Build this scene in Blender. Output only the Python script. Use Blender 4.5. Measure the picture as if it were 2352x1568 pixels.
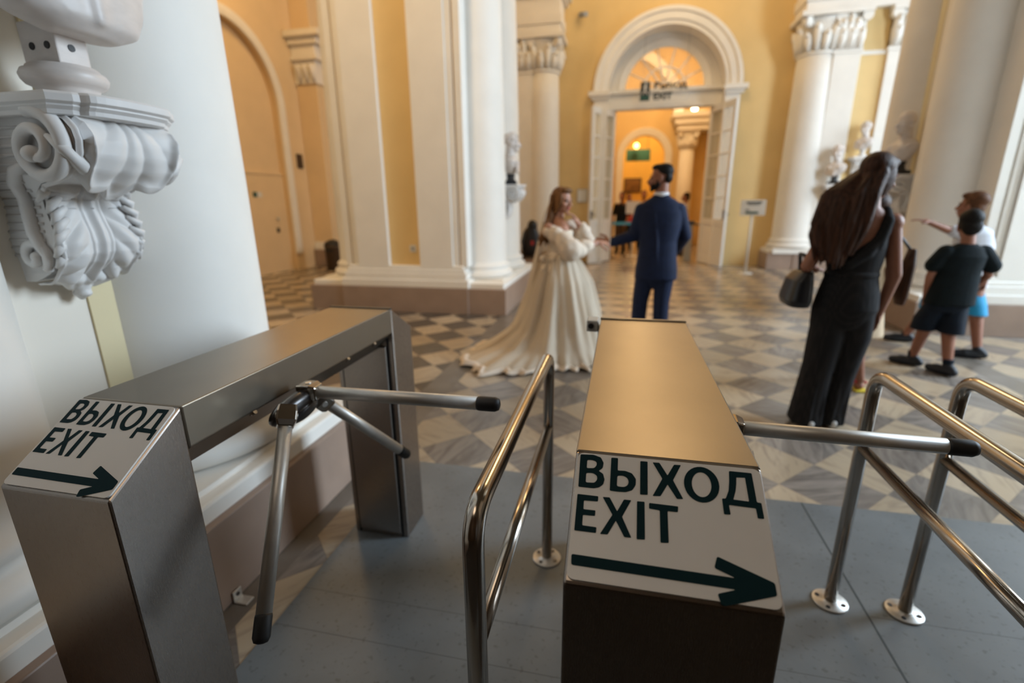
import bpy, bmesh, math, random
from mathutils import Vector, Matrix, Euler
from math import sin, cos, pi, radians, atan2, sqrt, exp

for o in list(bpy.data.objects):
    bpy.data.objects.remove(o)
S = bpy.context.scene
COL = S.collection
rnd = random.Random(7)

# ------------------------------------------------------------------ camera
CAM_H, FPX = 1.42, 1120.0
_p, _y, _r = radians(15.93), radians(12.48), radians(-0.57)
fw = Vector((-sin(_y) * cos(_p), cos(_y) * cos(_p), -sin(_p)))
rt = Vector((cos(_y), sin(_y), 0))
up = rt.cross(fw)
rt2 = rt * cos(_r) + up * sin(_r)
up2 = -rt * sin(_r) + up * cos(_r)
cam_data = bpy.data.cameras.new('camera')
cam = bpy.data.objects.new('camera', cam_data)
COL.objects.link(cam)
cam.matrix_world = Matrix(((rt2.x, up2.x, -fw.x, 0), (rt2.y, up2.y, -fw.y, 0), (rt2.z, up2.z, -fw.z, CAM_H), (0, 0, 0, 1)))
cam_data.sensor_width = 36
cam_data.lens = FPX / 2352 * 36
cam_data.clip_start = 0.02
cam_data.clip_end = 100
cam_data.dof.use_dof = True
cam_data.dof.focus_distance = 0.88
cam_data.dof.aperture_fstop = 2.0
S.camera = cam

# ------------------------------------------------------------------ light
S.view_settings.view_transform = 'Standard'
S.view_settings.look = 'None'
S.view_settings.gamma = 1
S.view_settings.use_curve_mapping = False
S.view_settings.exposure = 0.0

W = bpy.data.worlds.new('world'); S.world = W
W.use_nodes = True
W.node_tree.nodes['Background'].inputs[0].default_value = (1.0, 0.74, 0.46, 1)
W.node_tree.nodes['Background'].inputs[1].default_value = 0.045

def area(name, loc, target, sx, sy, power, color):
    d = bpy.data.lights.new(name, 'AREA'); d.shape = 'RECTANGLE'
    d.size = sx; d.size_y = sy; d.energy = power; d.color = color
    o = bpy.data.objects.new(name, d); COL.objects.link(o)
    o.location = loc
    o.rotation_euler = (Vector(target) - Vector(loc)).to_track_quat('-Z', 'Y').to_euler()
    return o
def bulb(name, loc, power, color, r=.12):
    d = bpy.data.lights.new(name, 'POINT'); d.energy = power; d.color = color; d.shadow_soft_size = r
    o = bpy.data.objects.new(name, d); COL.objects.link(o); o.location = loc
    return o
# daylight through the tall windows of the right aisle
area('window_daylight', (8.9, 4.4, 3.7), (-1.5, 2.0, 1.2), 3.2, 4.8, 1500, (.66, .83, 1.0))
area('window_daylight', (8.9, 9.6, 3.9), (3.0, 10.6, 2.2), 2.0, 4.8, 330, (.72, .86, 1.0))
# warm lamps hanging in the vaults (above the picture), plus one added fill spot
bulb('aisle_lamp', (-5.2, 7.6, 6.2), 190, (1, .64, .28), .5)
bulb('hall_lamp', (.8, 9.4, 6.8), 290, (1, .72, .40), 1.0)
sp_ = bpy.data.lights.new('pier_fill_spot', 'SPOT'); sp_.energy = 1500; sp_.color = (1, .70, .38); sp_.spot_size = radians(82); sp_.spot_blend = .7; sp_.shadow_soft_size = .5  # added fill that warms the front of the far pier; no fixture there
so = bpy.data.objects.new('pier_fill_spot', sp_); COL.objects.link(so); so.location = (-3.2, 2.2, 6.4)
so.rotation_euler = (Vector((-3.3, 6.4, 2.0)) - so.location).to_track_quat('-Z', 'Y').to_euler()
bulb('hall_lamp', (-1.2, -1.2, 6.0), 95, (1, .80, .60), 1.0)
bulb('vestibule_lamp', (.6, 14.6, 5.0), 210, (1, .68, .34), .25)
bulb('far_room_lamp', (.5, 19.8, 4.2), 240, (1, .66, .28), .25)

# ------------------------------------------------------------------ helpers: nodes
def new_mat(name):
    m = bpy.data.materials.new(name); m.use_nodes = True
    nt = m.node_tree
    return m, nt, nt.nodes['Principled BSDF']
def mat(name, col, rough=.6, metal=0.0, var=.0, scale=8.0, bump=.0, bscale=60, stretch=(1, 1, 1), spec=.5, detail=3):
    m, nt, b = new_mat(name)
    b.inputs['Base Color'].default_value = (*col, 1)
    b.inputs['Roughness'].default_value = rough
    b.inputs['Metallic'].default_value = metal
    b.inputs['Specular IOR Level'].default_value = spec
    if var or bump:
        tc = nt.nodes.new('ShaderNodeTexCoord'); mp = nt.nodes.new('ShaderNodeMapping')
        mp.inputs['Scale'].default_value = stretch
        nt.links.new(tc.outputs['Object'], mp.inputs['Vector'])
    if var:
        n = nt.nodes.new('ShaderNodeTexNoise'); n.inputs['Scale'].default_value = scale; n.inputs['Detail'].default_value = detail
        nt.links.new(mp.outputs[0], n.inputs['Vector'])
        r = nt.nodes.new('ShaderNodeValToRGB')
        r.color_ramp.elements[0].position = .3; r.color_ramp.elements[1].position = .7
        r.color_ramp.elements[0].color = (*[max(0, c * (1 - var)) for c in col], 1)
        r.color_ramp.elements[1].color = (*[min(1, c * (1 + var)) for c in col], 1)
        nt.links.new(n.outputs[0], r.inputs[0]); nt.links.new(r.outputs[0], b.inputs['Base Color'])
    if bump:
        n2 = nt.nodes.new('ShaderNodeTexNoise'); n2.inputs['Scale'].default_value = bscale; n2.inputs['Detail'].default_value = 2
        nt.links.new(mp.outputs[0], n2.inputs['Vector'])
        bp = nt.nodes.new('ShaderNodeBump'); bp.inputs['Strength'].default_value = bump; bp.inputs['Distance'].default_value = .01
        nt.links.new(n2.outputs[0], bp.inputs['Height']); nt.links.new(bp.outputs[0], b.inputs['Normal'])
    return m
def brushed(name, col, rough, stretch, aniso=.0):
    m, nt, b = new_mat(name)
    b.inputs['Metallic'].default_value = 1
    b.inputs['Base Color'].default_value = (*col, 1)
    b.inputs['Anisotropic'].default_value = aniso
    tc = nt.nodes.new('ShaderNodeTexCoord'); mp = nt.nodes.new('ShaderNodeMapping')
    mp.inputs['Scale'].default_value = stretch
    nt.links.new(tc.outputs['Object'], mp.inputs['Vector'])
    n = nt.nodes.new('ShaderNodeTexNoise'); n.inputs['Scale'].default_value = 30; n.inputs['Detail'].default_value = 4
    nt.links.new(mp.outputs[0], n.inputs['Vector'])
    mr = nt.nodes.new('ShaderNodeMapRange'); mr.inputs[3].default_value = rough - .03; mr.inputs[4].default_value = rough + .03
    nt.links.new(n.outputs[0], mr.inputs[0]); nt.links.new(mr.outputs[0], b.inputs['Roughness'])
    n2 = nt.nodes.new('ShaderNodeTexNoise'); n2.inputs['Scale'].default_value = 3; n2.inputs['Detail'].default_value = 5
    nt.links.new(tc.outputs['Object'], n2.inputs['Vector'])
    r = nt.nodes.new('ShaderNodeValToRGB')
    r.color_ramp.elements[0].position = .35; r.color_ramp.elements[1].position = .7
    r.color_ramp.elements[0].color = (*[c * .92 for c in col], 1); r.color_ramp.elements[1].color = (*[min(1, c * 1.05) for c in col], 1)
    nt.links.new(n2.outputs[0], r.inputs[0]); nt.links.new(r.outputs[0], b.inputs['Base Color'])
    bp = nt.nodes.new('ShaderNodeBump'); bp.inputs['Strength'].default_value = .012; bp.inputs['Distance'].default_value = .001
    nt.links.new(n.outputs[0], bp.inputs['Height']); nt.links.new(bp.outputs[0], b.inputs['Normal'])
    return m

def floor_mat():
    m, nt, b = new_mat('marble_floor')
    N = nt.nodes.new; L = nt.links.new
    def math_(op, a, b_=None, c=None):
        n = N('ShaderNodeMath'); n.operation = op
        for i, v in enumerate((a, b_, c)):
            if v is None: continue
            if isinstance(v, (int, float)): n.inputs[i].default_value = v
            else: L(v, n.inputs[i])
        return n.outputs[0]
    tc = N('ShaderNodeTexCoord'); sep = N('ShaderNodeSeparateXYZ'); L(tc.outputs['Object'], sep.inputs[0])
    x, y = sep.outputs[0], sep.outputs[1]
    D = .2475
    xs = math_('DIVIDE', math_('ADD', x, .867), 2 * D)
    ys = math_('DIVIDE', math_('SUBTRACT', y, 2.721), 2 * D)
    u = math_('ADD', xs, ys); v = math_('SUBTRACT', xs, ys)
    fu, fv = math_('FLOOR', u), math_('FLOOR', v)
    par = math_('MODULO', math_('ABSOLUTE', math_('ADD', fu, fv)), 2)      # 0 light / 1 grey
    cell = N('ShaderNodeCombineXYZ'); L(fu, cell.inputs[0]); L(fv, cell.inputs[1])
    wn = N('ShaderNodeTexWhiteNoise'); L(cell.outputs[0], wn.inputs['Vector'])
    # veins: stretched noise turned a different way in each tile
    ang = math_('MULTIPLY', wn.outputs[0], 6.28)
    rot = N('ShaderNodeVectorRotate'); rot.rotation_type = 'Z_AXIS'
    L(tc.outputs['Object'], rot.inputs['Vector']); L(ang, rot.inputs['Angle'])
    mp = N('ShaderNodeMapping'); mp.inputs['Scale'].default_value = (2.2, 11, 1); L(rot.outputs[0], mp.inputs['Vector'])
    nz = N('ShaderNodeTexNoise'); nz.inputs['Scale'].default_value = 1.6; nz.inputs['Detail'].default_value = 6; nz.inputs['Distortion'].default_value = 1.3
    L(mp.outputs[0], nz.inputs['Vector'])
    def ramp(c0, c1, p0, p1):
        r = N('ShaderNodeValToRGB'); r.color_ramp.elements[0].position = p0; r.color_ramp.elements[1].position = p1
        r.color_ramp.elements[0].color = (*c0, 1); r.color_ramp.elements[1].color = (*c1, 1); return r
    rl = ramp((.29, .225, .165), (.455, .36, .25), .28, .50); L(nz.outputs[0], rl.inputs[0])
    rg = ramp((.135, .115, .100), (.27, .232, .20), .30, .66); L(nz.outputs[0], rg.inputs[0])
    def mix(f, a, b_, t='MIX'):
        n = N('ShaderNodeMix'); n.data_type = 'RGBA'; n.blend_type = t
        if isinstance(f, (int, float)): n.inputs[0].default_value = f
        else: L(f, n.inputs[0])
        for i, vv in ((6, a), (7, b_)):
            if isinstance(vv, tuple): n.inputs[i].default_value = (*vv, 1)
            else: L(vv, n.inputs[i])
        return n.outputs[2]
    c = mix(par, rl.outputs[0], rg.outputs[0])
    # per-tile tone
    tone = N('ShaderNodeMapRange'); tone.inputs[3].default_value = .80; tone.inputs[4].default_value = 1.12; L(wn.outputs[0], tone.inputs[0])
    c = mix(1.0, c, tone.outputs[0], 'MULTIPLY')
    # left of the border the bay is laid in a darker pair of stones
    lb = math_('LESS_THAN', x, -1.47)
    c = mix(math_('MULTIPLY', math_('MULTIPLY', lb, par), .72), c, (.055, .045, .036))
    # grey border band along the piers
    band = math_('MULTIPLY', math_('GREATER_THAN', x, -1.47), math_('LESS_THAN', x, -1.255))
    band2 = math_('MULTIPLY', math_('GREATER_THAN', x, 2.98), math_('LESS_THAN', x, 3.19))
    nb = N('ShaderNodeTexNoise'); nb.inputs['Scale'].default_value = 5; nb.inputs['Detail'].default_value = 5; L(tc.outputs['Object'], nb.inputs['Vector'])
    rb = ramp((.13, .112, .094), (.185, .16, .135), .3, .7); L(nb.outputs[0], rb.inputs[0])
    c = mix(math_('MAXIMUM', band, band2), c, rb.outputs[0])
    # joints
    def joint(t):
        f = math_('FRACT', t); d = math_('MINIMUM', f, math_('SUBTRACT', 1.0, f)); return math_('LESS_THAN', d, .006)
    c = mix(math_('MULTIPLY', math_('MAXIMUM', joint(u), joint(v)), .45), c, (.16, .13, .11))
    L(c, b.inputs['Base Color'])
    b.inputs['Roughness'].default_value = .27
    b.inputs['Specular IOR Level'].default_value = .45
    return m

def lino_mat():
    m, nt, b = new_mat('blue_grey_lino')
    N = nt.nodes.new; L = nt.links.new
    tc = N('ShaderNodeTexCoord')
    n = N('ShaderNodeTexNoise'); n.inputs['Scale'].default_value = 3.2; n.inputs['Detail'].default_value = 6; L(tc.outputs['Object'], n.inputs['Vector'])
    r = N('ShaderNodeValToRGB'); r.color_ramp.elements[0].position = .32; r.color_ramp.elements[1].position = .68
    r.color_ramp.elements[0].color = (.132, .144, .150, 1); r.color_ramp.elements[1].color = (.180, .194, .200, 1)
    L(n.outputs[0], r.inputs[0])
    n2 = N('ShaderNodeTexNoise'); n2.inputs['Scale'].default_value = 55; n2.inputs['Detail'].default_value = 2; L(tc.outputs['Object'], n2.inputs['Vector'])
    r2 = N('ShaderNodeValToRGB'); r2.color_ramp.elements[0].position = .30; r2.color_ramp.elements[1].position = .38
    r2.color_ramp.elements[0].color = (.72, .70, .68, 1); r2.color_ramp.elements[1].color = (1, 1, 1, 1); L(n2.outputs[0], r2.inputs[0])
    mx = N('ShaderNodeMix'); mx.data_type = 'RGBA'; mx.blend_type = 'MULTIPLY'; mx.inputs[0].default_value = 1
    L(r.outputs[0], mx.inputs[6]); L(r2.outputs[0], mx.inputs[7]); L(mx.outputs[2], b.inputs['Base Color'])
    b.inputs['Roughness'].default_value = .42
    return m

def veil_mat(name, col, alpha, rough=.8, folds=True):
    m, nt, b = new_mat(name)
    b.inputs['Base Color'].default_value = (*col, 1); b.inputs['Roughness'].default_value = rough
    b.inputs['Specular IOR Level'].default_value = .1
    b.inputs['Alpha'].default_value = alpha
    return m
def glass_mat(name, col, alpha):
    m, nt, b = new_mat(name)
    b.inputs['Base Color'].default_value = (*col, 1); b.inputs['Roughness'].default_value = .05
    b.inputs['Alpha'].default_value = alpha
    return m
def emit_mat(name, col, s):
    m, nt, b = new_mat(name)
    b.inputs['Base Color'].default_value = (*col, 1)
    b.inputs['Emission Color'].default_value = (*col, 1); b.inputs['Emission Strength'].default_value = s
    return m

M = dict(
    white=mat('white_plaster', (.80, .765, .705), .62, var=.03, scale=3, bump=.05, bscale=25),
    yellow=mat('yellow_plaster', (.74, .53, .24), .7, var=.05, scale=1.6, bump=.06, bscale=30),
    deep=mat('deep_yellow_plaster', (.74, .48, .12), .7, var=.05, scale=1.5),
    cream=mat('cream_plaster', (.74, .56, .34), .65, var=.04, scale=2),
    plinth=mat('mauve_stone_plinth', (.31, .222, .172), .38, var=.10, scale=4, detail=5),
    steel=brushed('brushed_steel', (.30, .258, .205), .37, (60, 2.2, 60)),
    steel_v=brushed('brushed_steel_vertical', (.36, .315, .28), .28, (60, 60, 2.2)),
    chrome=mat('polished_steel', (.44, .395, .345), .17, 1.0, var=.04, scale=20),
    alu=mat('satin_aluminium', (.62, .60, .565), .46, .75, var=.06, scale=30),
    darkmetal=mat('dark_cast_metal', (.10, .095, .095), .34, .9),
    rubber=mat('black_rubber', (.012, .012, .013), .55),
    black=mat('black_plastic', (.015, .015, .017), .45),
    signw=mat('white_sign_film', (.83, .79, .745), .36, var=.03, scale=6),
    green=mat('dark_green_film', (.0022, .021, .026), .6, spec=.12),
    signgreen=mat('green_sign', (.010, .075, .065), .5),
    marble=mat('white_marble', (.66, .60, .56), .42, var=.12, scale=9, detail=6, stretch=(1, 1, 2.5)),
    stone=mat('white_stone', (.72, .70, .68), .55, var=.05, scale=7),
    bronze=mat('bust_plinth_black', (.02, .022, .026), .3),
    skin=mat('skin', (.44, .215, .14), .5, var=.08, scale=12),
    skin2=mat('tanned_skin', (.27, .108, .062), .5, var=.08, scale=12),
    lips=mat('lips', (.42, .04, .05), .4),
    eye=mat('eye', (.03, .02, .015), .2),
    navy=mat('navy_wool', (.0048, .0115, .040), .75, var=.15, scale=20, bump=.15, bscale=80, spec=.3),
    navy2=mat('dark_navy_cloth', (.0035, .0085, .018), .8, var=.2, scale=20, spec=.25),
    blackcloth=mat('charcoal_cloth', (.0045, .009, .0115), .85, var=.2, scale=15, bump=.15, bscale=40, spec=.2),
    shirt=mat('white_shirt', (.78, .78, .80), .7),
    greytee=mat('pale_grey_cotton', (.56, .58, .64), .8, var=.08, scale=10),
    blue=mat('bright_blue_cotton', (.01, .27, .52), .75, var=.1, scale=8),
    gown=mat('ivory_tulle', (.74, .63, .50), .8, var=.05, scale=9, bump=.25, bscale=22, stretch=(1, 1, .25), spec=.15),
    beige=mat('beige_cotton', (.58, .44, .29), .8),
    hair_dark=mat('dark_brown_hair', (.046, .0175, .0085), .5, var=.6, scale=22, stretch=(3, 3, .22), bump=.4, bscale=60, spec=.22),
    hair_blond=mat('honey_blond_hair', (.17, .075, .025), .55, spec=.25, var=.45, scale=18, stretch=(2.5, 2.5, .25), bump=.4, bscale=50),
    hair_black=mat('near_black_hair', (.006, .0045, .004), .6, spec=.2, var=.3, scale=30, bump=.3, bscale=60),
    hair_brown=mat('light_brown_hair', (.10, .042, .018), .6, spec=.2, var=.4, scale=30, bump=.3, bscale=50),
    leather=mat('black_leather', (.008, .009, .012), .35, bump=.1, bscale=50),
    shoe=mat('dark_canvas_shoe', (.008, .011, .018), .6),
    whiteshoe=mat('white_shoe', (.62, .60, .58), .6),
    red=mat('red_strap', (.5, .03, .03), .5), yel=mat('yellow_sole', (.65, .50, .03), .5),
    paper=mat('white_board', (.70, .69, .66), .6), ink=mat('dark_print', (.03, .04, .04), .6),
    door=mat('white_door_paint', (.74, .73, .70), .45), doorshade=mat('cream_door_paint', (.66, .55, .36), .5),
    paleyellow=mat('pale_yellow_plaster', (.80, .735, .635), .65, var=.04, scale=2), ochre=mat('ochre_shadow_paint', (.70, .59, .36), .65), palegrey=mat('pale_grey_plastic', (.50, .48, .44), .5), unseen_dark=mat('dark_unseen_floor', (.052, .046, .042), .6),
    greyplastic=mat('grey_plastic', (.30, .30, .29), .5), tape=mat('light_blue_tape', (.06, .30, .40), .6),
    greyseam=mat('grey_joint', (.085, .085, .085), .6), brown=mat('dark_brown', (.06, .035, .02), .5), paint_dark=mat('dark_canvas', (.16, .075, .02), .6, var=.4, scale=6),
    floor=floor_mat(), lino=lino_mat(),
    glass=glass_mat('door_glass', (.80, .72, .50), .22), clear=glass_mat('clear_acrylic', (.9, .9, .88), .07), fanglass=glass_mat('fanlight_glass', (.95, .75, .55), .25),
    veil=veil_mat('tulle_veil', (.76, .66, .53), .55), sleeve=mat('sleeve_tulle', (.74, .62, .50), .8, var=.06, scale=10, bump=.4, bscale=28, spec=.15),
    lamp=emit_mat('lamp_glow', (1, .80, .52), 14), lamp2=emit_mat('small_lamp_glow', (1, .62, .18), 6),
)
# dotted jumpsuit cloth
def dotted():
    m, nt, b = new_mat('dotted_jumpsuit_cloth')
    N = nt.nodes.new; L = nt.links.new
    tc = N('ShaderNodeTexCoord'); mp = N('ShaderNodeMapping'); mp.inputs['Scale'].default_value = (85, 85, 85); L(tc.outputs['Object'], mp.inputs['Vector'])
    vo = N('ShaderNodeTexVoronoi'); vo.inputs['Randomness'].default_value = 0; vo.inputs['Scale'].default_value = 1; L(mp.outputs[0], vo.inputs['Vector'])
    r = N('ShaderNodeValToRGB'); r.color_ramp.elements[0].position = .18; r.color_ramp.elements[1].position = .30
    r.color_ramp.elements[0].color = (.055, .047, .043, 1); r.color_ramp.elements[1].color = (.014, .0135, .0145, 1)
    L(vo.outputs['Distance'], r.inputs[0]); L(r.outputs[0], b.inputs['Base Color'])
    b.inputs['Roughness'].default_value = .85; b.inputs['Specular IOR Level'].default_value = .2
    return m
M['dotted'] = dotted()

# ------------------------------------------------------------------ helpers: meshes
def link(name, me, parent=None, m=None):
    o = bpy.data.objects.new(name, me); COL.objects.link(o)
    if m is not None:
        o.data.materials.clear(); o.data.materials.append(M[m] if isinstance(m, str) else m)
    if parent is not None: o.parent = parent
    return o
def tag(o, label=None, cat=None, group=None, kind=None):
    if label: o['label'] = label
    if cat: o['category'] = cat
    if group: o['group'] = group
    if kind: o['kind'] = kind
    return o
def empty(name, loc, label, cat, group=None, rz=0.0):
    o = bpy.data.objects.new(name, None); COL.objects.link(o)
    o.location = loc; o.rotation_euler = (0, 0, rz); o.empty_display_size = .1
    return tag(o, label, cat, group)

class MB:
    """collects shapes into one mesh"""
    def __init__(s): s.v = []; s.f = []; s.sm = []
    def add(s, vs, fs, smooth=False):
        b = len(s.v); s.v += [tuple(v) for v in vs]
        for f in fs: s.f.append(tuple(i + b for i in f)); s.sm.append(smooth)
        return s
    def box(s, x0, x1, y0, y1, z0, z1):
        x0, x1 = min(x0, x1), max(x0, x1); y0, y1 = min(y0, y1), max(y0, y1); z0, z1 = min(z0, z1), max(z0, z1)
        v = [(x0, y0, z0), (x1, y0, z0), (x1, y1, z0), (x0, y1, z0), (x0, y0, z1), (x1, y0, z1), (x1, y1, z1), (x0, y1, z1)]
        return s.add(v, [(0, 3, 2, 1), (4, 5, 6, 7), (0, 1, 5, 4), (1, 2, 6, 5), (2, 3, 7, 6), (3, 0, 4, 7)])
    def prism(s, poly, axis, a, b):
        """polygon (2D, ccw) extruded along axis from a to b; axis 'x': poly=(y,z), 'y': (x,z), 'z': (x,y)"""
        n = len(poly)
        def P(p, t):
            return {'x': (t, p[0], p[1]), 'y': (p[0], t, p[1]), 'z': (p[0], p[1], t)}[axis]
        v = [P(p, a) for p in poly] + [P(p, b) for p in poly]
        f = [tuple(range(n))[::-1], tuple(range(n, 2 * n))] + [(i, (i + 1) % n, n + (i + 1) % n, n + i) for i in range(n)]
        return s.add(v, f)
    def tube(s, pts, r, seg=14, caps=True):
        pts = [Vector(p) for p in pts]
        n = len(pts); rs = r if isinstance(r, (list, tuple)) else [r] * n
        t0 = (pts[1] - pts[0]).normalized()
        a = t0.orthogonal().normalized()
        vs = []
        for i, p in enumerate(pts):
            t = ((pts[min(i + 1, n - 1)] - p).normalized() + (p - pts[max(i - 1, 0)]).normalized())
            if t.length < 1e-9: t = t0
            t.normalize()
            a = (a - t * a.dot(t)).normalized(); b = t.cross(a)
            for k in range(seg):
                c = 2 * pi * k / seg; vs.append(p + (a * cos(c) + b * sin(c)) * rs[i])
        fs = [(i * seg + k, i * seg + (k + 1) % seg, (i + 1) * seg + (k + 1) % seg, (i + 1) * seg + k) for i in range(n - 1) for k in range(seg)]
        s.add(vs, fs, True)
        if caps:
            s.add([vs[k] for k in range(seg)], [tuple(range(seg))[::-1]]); s.add([vs[(n - 1) * seg + k] for k in range(seg)], [tuple(range(seg))])
        return s
    def lathe(s, c, prof, seg=48, a0=0.0, a1=2 * pi, smooth=True, sx=1.0, sy=1.0):
        """prof: (r, z) list round a vertical axis at c=(x, y)"""
        full = abs(a1 - a0 - 2 * pi) < 1e-6; n = seg if full else seg + 1
        vs = [(c[0] + sx * r * cos(a0 + (a1 - a0) * k / seg), c[1] + sy * r * sin(a0 + (a1 - a0) * k / seg), z) for r, z in prof for k in range(n)]
        fs = []
        for i in range(len(prof) - 1):
            for k in range(seg):
                k2 = (k + 1) % n
                fs.append((i * n + k, i * n + k2, (i + 1) * n + k2, (i + 1) * n + k))
        s.add(vs, fs, smooth)
        if full:
            for i, rev in ((0, True), (len(prof) - 1, False)):
                if prof[i][0] > 1e-6:
                    ring = [vs[i * n + k] for k in range(n)]
                    s.add(ring, [tuple(range(n))[::-1] if rev else tuple(range(n))])
        return s
    def grid(s, nu, nv, fn, smooth=True, wrap=False):
        vs = [fn(i / (nu if wrap else nu - 1), j / (nv - 1)) for j in range(nv) for i in range(nu)]
        fs = [(j * nu + i, j * nu + (i + 1) % nu, (j + 1) * nu + (i + 1) % nu, (j + 1) * nu + i) for j in range(nv - 1) for i in range(nu if wrap else nu - 1)]
        return s.add(vs, fs, smooth)
    def ball(s, c, r, seg=16, rings=10, rot=None):
        rr = r if isinstance(r, (tuple, list)) else (r, r, r)
        vs = []; 
        for j in range(rings + 1):
            th = pi * j / rings
            for k in range(seg):
                a = 2 * pi * k / seg; v = Vector((rr[0] * sin(th) * cos(a), rr[1] * sin(th) * sin(a), rr[2] * cos(th)))
                if rot is not None: v = rot @ v
                vs.append(v + Vector(c))
        fs = [(j * seg + k, (j + 1) * seg + k, (j + 1) * seg + (k + 1) % seg, j * seg + (k + 1) % seg) for j in range(rings) for k in range(seg)]
        return s.add(vs, fs, True)
    def mesh(s, name='m', off=(0, 0, 0), bevel=0.0, merge=True):
        me = bpy.data.meshes.new(name)
        me.from_pydata([(v[0] - off[0], v[1] - off[1], v[2] - off[2]) for v in s.v], [], s.f)
        for p, q in zip(me.polygons, s.sm): p.use_smooth = q
        bm = bmesh.new(); bm.from_mesh(me)
        if merge: bmesh.ops.remove_doubles(bm, verts=bm.verts, dist=1e-5)
        bmesh.ops.dissolve_degenerate(bm, edges=bm.edges, dist=1e-6)
        bmesh.ops.recalc_face_normals(bm, faces=bm.faces)
        if bevel:
            es = [e for e in bm.edges if len(e.link_faces) == 2 and e.calc_face_angle(0) > .35]
            bmesh.ops.bevel(bm, geom=es, offset=bevel, segments=2, affect='EDGES', profile=.5, clamp_overlap=True)
        bm.to_mesh(me); bm.free()
        return me
    def build(s, name, m, parent=None, off=(0, 0, 0), bevel=0.0, merge=True):
        return link(name, s.mesh(name, off, bevel, merge), parent, m)

def arc_pts(c, r, a0, a1, n):
    return [(c[0] + r * cos(a0 + (a1 - a0) * i / n), c[1] + r * sin(a0 + (a1 - a0) * i / n)) for i in range(n + 1)]

# ---- organic shapes: overlapping primitives fused into one skin
class Blob:
    def __init__(s): s.mb = MB()
    def c(s, p, q, r0, r1=None, seg=14):
        p, q = Vector(p), Vector(q); r1 = r0 if r1 is None else r1
        d = q - p; L = d.length
        if L < 1e-6: s.mb.ball(p, r0); return s
        d.normalize(); pts = []; rs = []
        for k in range(5):
            a = pi / 2 * k / 4; pts.append(p - d * r0 * cos(a)); rs.append(max(r0 * sin(a), r0 * .02))
        for k in range(5):
            a = pi / 2 * k / 4; pts.append(q + d * r1 * sin(a)); rs.append(max(r1 * cos(a), r1 * .02))
        s.mb.tube(pts, rs, seg); return s
    def chain(s, pts, rs):
        for i in range(len(pts) - 1): s.c(pts[i], pts[i + 1], rs[i], rs[i + 1])
        return s
    def e(s, c, r, rot=None): s.mb.ball(c, r, 20, 14, rot); return s
    def loft(s, rings, seg=28, pw=2.0):
        """rings: (cx, cy, cz, rx, ry, rotz) stacked cross-sections"""
        vs = []
        for g in rings:
            cx, cy, cz, rx, ry = g[:5]; rz = g[5] if len(g) > 5 else 0
            for k in range(seg):
                a = 2 * pi * k / seg; ca, sa = cos(a), sin(a)
                x = rx * math.copysign(abs(ca) ** (2 / pw), ca); y = ry * math.copysign(abs(sa) ** (2 / pw), sa)
                vs.append((cx + x * cos(rz) - y * sin(rz), cy + x * sin(rz) + y * cos(rz), cz))
        n = len(rings)
        fs = [(i * seg + k, i * seg + (k + 1) % seg, (i + 1) * seg + (k + 1) % seg, (i + 1) * seg + k) for i in range(n - 1) for k in range(seg)]
        fs += [tuple(range(seg))[::-1], tuple(range((n - 1) * seg, n * seg))]
        s.mb.add(vs, fs, True); return s
    def build(s, name, m, parent=None, voxel=.008, smooth=3, off=(0, 0, 0)):
        me = s.mb.mesh('tmp', off, merge=False)
        o = bpy.data.objects.new('tmp', me); COL.objects.link(o)
        r = o.modifiers.new('r', 'REMESH'); r.mode = 'VOXEL'; r.voxel_size = voxel; r.use_smooth_shade = True
        if smooth:
            k = o.modifiers.new('s', 'SMOOTH'); k.iterations = smooth; k.factor = .5
        dg = bpy.context.evaluated_depsgraph_get(); dg.update()
        out = bpy.data.meshes.new_from_object(o.evaluated_get(dg)); out.name = name
        bpy.data.objects.remove(o); bpy.data.meshes.remove(me)
        for p in out.polygons: p.use_smooth = True
        return link(name, out, parent, m)

# ---- lettering
def text_mesh(txt, bold=.0, depth=0.0):
    cu = bpy.data.curves.new('t', 'FONT'); cu.body = txt; cu.size = 1; cu.offset = bold; cu.resolution_u = 6; cu.extrude = depth
    o = bpy.data.objects.new('t', cu); COL.objects.link(o)
    dg = bpy.context.evaluated_depsgraph_get(); dg.update()
    me = bpy.data.meshes.new_from_object(o.evaluated_get(dg))
    bpy.data.objects.remove(o)
    return me
def fit_text(me, P0, ex, ey, w, h):
    """squash lettering into the box starting at P0 (lower left) spanned by unit vectors ex, ey"""
    xs = [v.co.x for v in me.vertices]; ys = [v.co.y for v in me.vertices]
    x0, x1, y0, y1 = min(xs), max(xs), min(ys), max(ys)
    zn = Vector(ex).cross(Vector(ey))
    for v in me.vertices:
        a = (v.co.x - x0) / (x1 - x0) * w; b = (v.co.y - y0) / (y1 - y0) * h; c = v.co.z
        v.co = Vector(P0) + Vector(ex) * a + Vector(ey) * b + zn * c
    return me
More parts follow.
